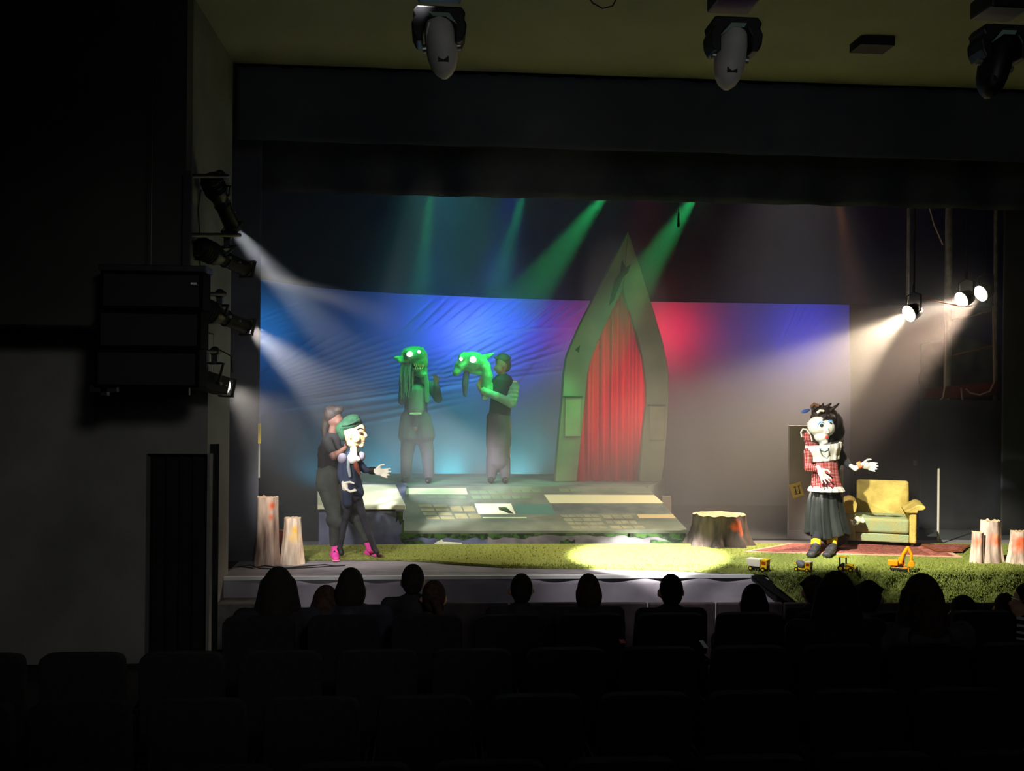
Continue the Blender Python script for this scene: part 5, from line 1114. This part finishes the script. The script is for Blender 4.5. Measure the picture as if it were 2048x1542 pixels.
viewer('person with long dark straight hair, leftmost of the seated audience', 557, 1133, 7.2, 58, 'long', 'dark', (40, 38, 46))
viewer('child with bobbed hair, low between the two leftmost adults', 652, 1170, 7.25, 52, 'bob', 'brown', (44, 44, 50), .75)
viewer('person with short dark hair and round shoulders, second adult from left', 702, 1135, 7.2, 52, 'bob', 'dark', (48, 48, 60), 1.12)
viewer('slim person sitting tall with short hair, just left of the ponytail child', 826, 1128, 7.3, 46, 'short', 'dark', (40, 40, 46), .9)
viewer('child with a small ponytail, right of the tall slim person', 868, 1160, 7.15, 48, 'tail', 'brown', (48, 46, 52), .75)
viewer('person with short hair and ears showing, in front of the arch foot', 1043, 1147, 7.2, 45, 'short', 'dark', (54, 50, 56), 1.1)
viewer('person with an egg-shaped head and sloping shoulders, centre right of audience', 1177, 1147, 7.2, 46, 'bob', 'brown', (60, 60, 64), 1.1)
viewer('person with short hair and protruding ears, below the right end of the ramp', 1342, 1148, 7.2, 48, 'short', 'dark', (36, 36, 42), 1.05)
viewer('child whose round head only just rises above the seat, below the first toy', 1507, 1168, 7.2, 50, 'bob', 'dark', (34, 34, 40), .7)
viewer('person half hidden behind the long-haired person under the toys', 1628, 1150, 7.4, 46, 'tousled', 'brown', (60, 56, 56), .9)
viewer('person with long dark hair under the mixer toy, large in the second row', 1672, 1142, 6.32, 70, 'long', 'dark', (36, 34, 40), 1.05)
viewer('tousled child in a grey hooded top turned right between the long-haired pair', 1738, 1160, 7.2, 50, 'tousled', 'dark', (112, 112, 108), 1.0, -.5, extra='hood')
viewer('person with big long brown hair below the excavator toy, second row', 1843, 1147, 6.32, 72, 'long', 'brown', (76, 76, 82), 1.05)
viewer('child with a rounded head low at the right, before the grass edge', 1926, 1190, 7.2, 52, 'bob', 'dark', (34, 34, 38), .8)
viewer('small figure low against the grass edge near the right side', 2010, 1186, 7.7, 44, 'bob', 'brown', (40, 40, 44), .8)
st = mat('striped_jacket', (40, 40, 46)); nt = st.node_tree; wv = nt.nodes.new('ShaderNodeTexWave'); wv.bands_direction = 'Z'; wv.inputs['Scale'].default_value = 7; tc = nt.nodes.new('ShaderNodeTexCoord'); nt.links.new(tc.outputs['Object'], wv.inputs['Vector'])
rp_ = nt.nodes.new('ShaderNodeValToRGB'); rp_.color_ramp.elements[0].position = .7; rp_.color_ramp.elements[1].position = .75; rp_.color_ramp.elements[0].color = (.01, .01, .012, 1); rp_.color_ramp.elements[1].color = (.6, .6, .6, 1); nt.links.new(wv.outputs[0], rp_.inputs[0]); nt.links.new(rp_.outputs[0], nt.nodes['Principled BSDF'].inputs['Base Color'])
v_ = viewer('person in a striped jacket and glasses facing left at the right picture edge', 2056, 1165, 6.9, 52, 'short', 'dark', (40, 40, 46), 1.0, 1.35, stripes=st)
c = atY(2034, 1198, 6.9)
obj('glasses', G().tube([V(c.x-.01, c.y-.05, c.z), V(c.x-.015, c.y, c.z), V(c.x-.01, c.y+.05, c.z)], .005).tube([V(c.x-.01, c.y-.06, c.z), V(c.x+.09, c.y-.075, c.z)], .004), M['steel'], v_)
# a pale and a reddish piece put in for small bright spots between seats
c = atY(1408, 1290, 6.16); tag(obj('pale_scrap', G().prism([V(c.x-.025, c.y, c.z+.02), V(c.x, c.y, c.z+.022), V(c.x+.03, c.y, c.z-.02), V(c.x+.0, c.y, c.z-.015)], (0, .03, 0)), mat('pale_scrap', (230, 230, 235))), 'small pale scrap showing between two front seats', 'paper')
c = atY(1246, 1285, 6.16); tag(obj('red_slip', G().b2((c.x-.016, c.y, c.z-.004), (c.x+.016, c.y+.06, c.z+.004)), mat('reddish_edge', (210, 110, 110))), 'tiny reddish slip lying between two front seats', 'trinket')
# ------------------------------------------------------------------ theatrical haze filling the stage
def haze(lb, name, a, b, dens, g_=.25, col=(1, 1, 1)):
    o = obj(name, G().b2(a, b), None)
    o.data.materials.clear()
    m = bpy.data.materials.new(name); m.use_nodes = True; nt = m.node_tree; nt.nodes.clear()
    out = nt.nodes.new('ShaderNodeOutputMaterial'); s = nt.nodes.new('ShaderNodeVolumeScatter')
    s.inputs['Density'].default_value = dens; s.inputs['Anisotropy'].default_value = g_; s.inputs['Color'].default_value = (*col, 1)
    nt.links.new(s.outputs[0], out.inputs['Volume']); o.data.materials.append(m)
    o.display_type = 'WIRE'
    tag(o, lb, 'haze', kind='stuff')
    return o
fh = haze('thin haze in the beams over the front of the stage', 'stage_haze', (WLX+.005, 9.0, .03), (9.4, 12.55, 5.05), .01)
nt = fh.data.materials[0].node_tree; ge = nt.nodes.new('ShaderNodeNewGeometry'); sx = nt.nodes.new('ShaderNodeSeparateXYZ'); mr = nt.nodes.new('ShaderNodeMapRange')
nt.links.new(ge.outputs['Position'], sx.inputs[0]); nt.links.new(sx.outputs['X'], mr.inputs[0])          # the haze thins out away from the left wing
for i, k in ((1, -1.6), (2, -.2), (3, .06), (4, .005)): mr.inputs[i].default_value = k
nt.links.new(mr.outputs[0], nt.nodes['Volume Scatter'].inputs['Density'])
hb = haze('thick coloured haze filling the back of the stage', 'stage_haze', (-3.9, 12.551, .001), (9.4, 16.15, 6.3), .11)
nt = hb.data.materials[0].node_tree; ge = nt.nodes.new('ShaderNodeNewGeometry'); sx = nt.nodes.new('ShaderNodeSeparateXYZ'); mr = nt.nodes.new('ShaderNodeMapRange')
nt.links.new(ge.outputs['Position'], sx.inputs[0]); nt.links.new(sx.outputs['Z'], mr.inputs[0])          # it hangs thicker near the floor
for i, k in ((1, .8), (2, 3.8), (3, .20), (4, .075)): mr.inputs[i].default_value = k
nt.links.new(mr.outputs[0], nt.nodes['Volume Scatter'].inputs['Density'])
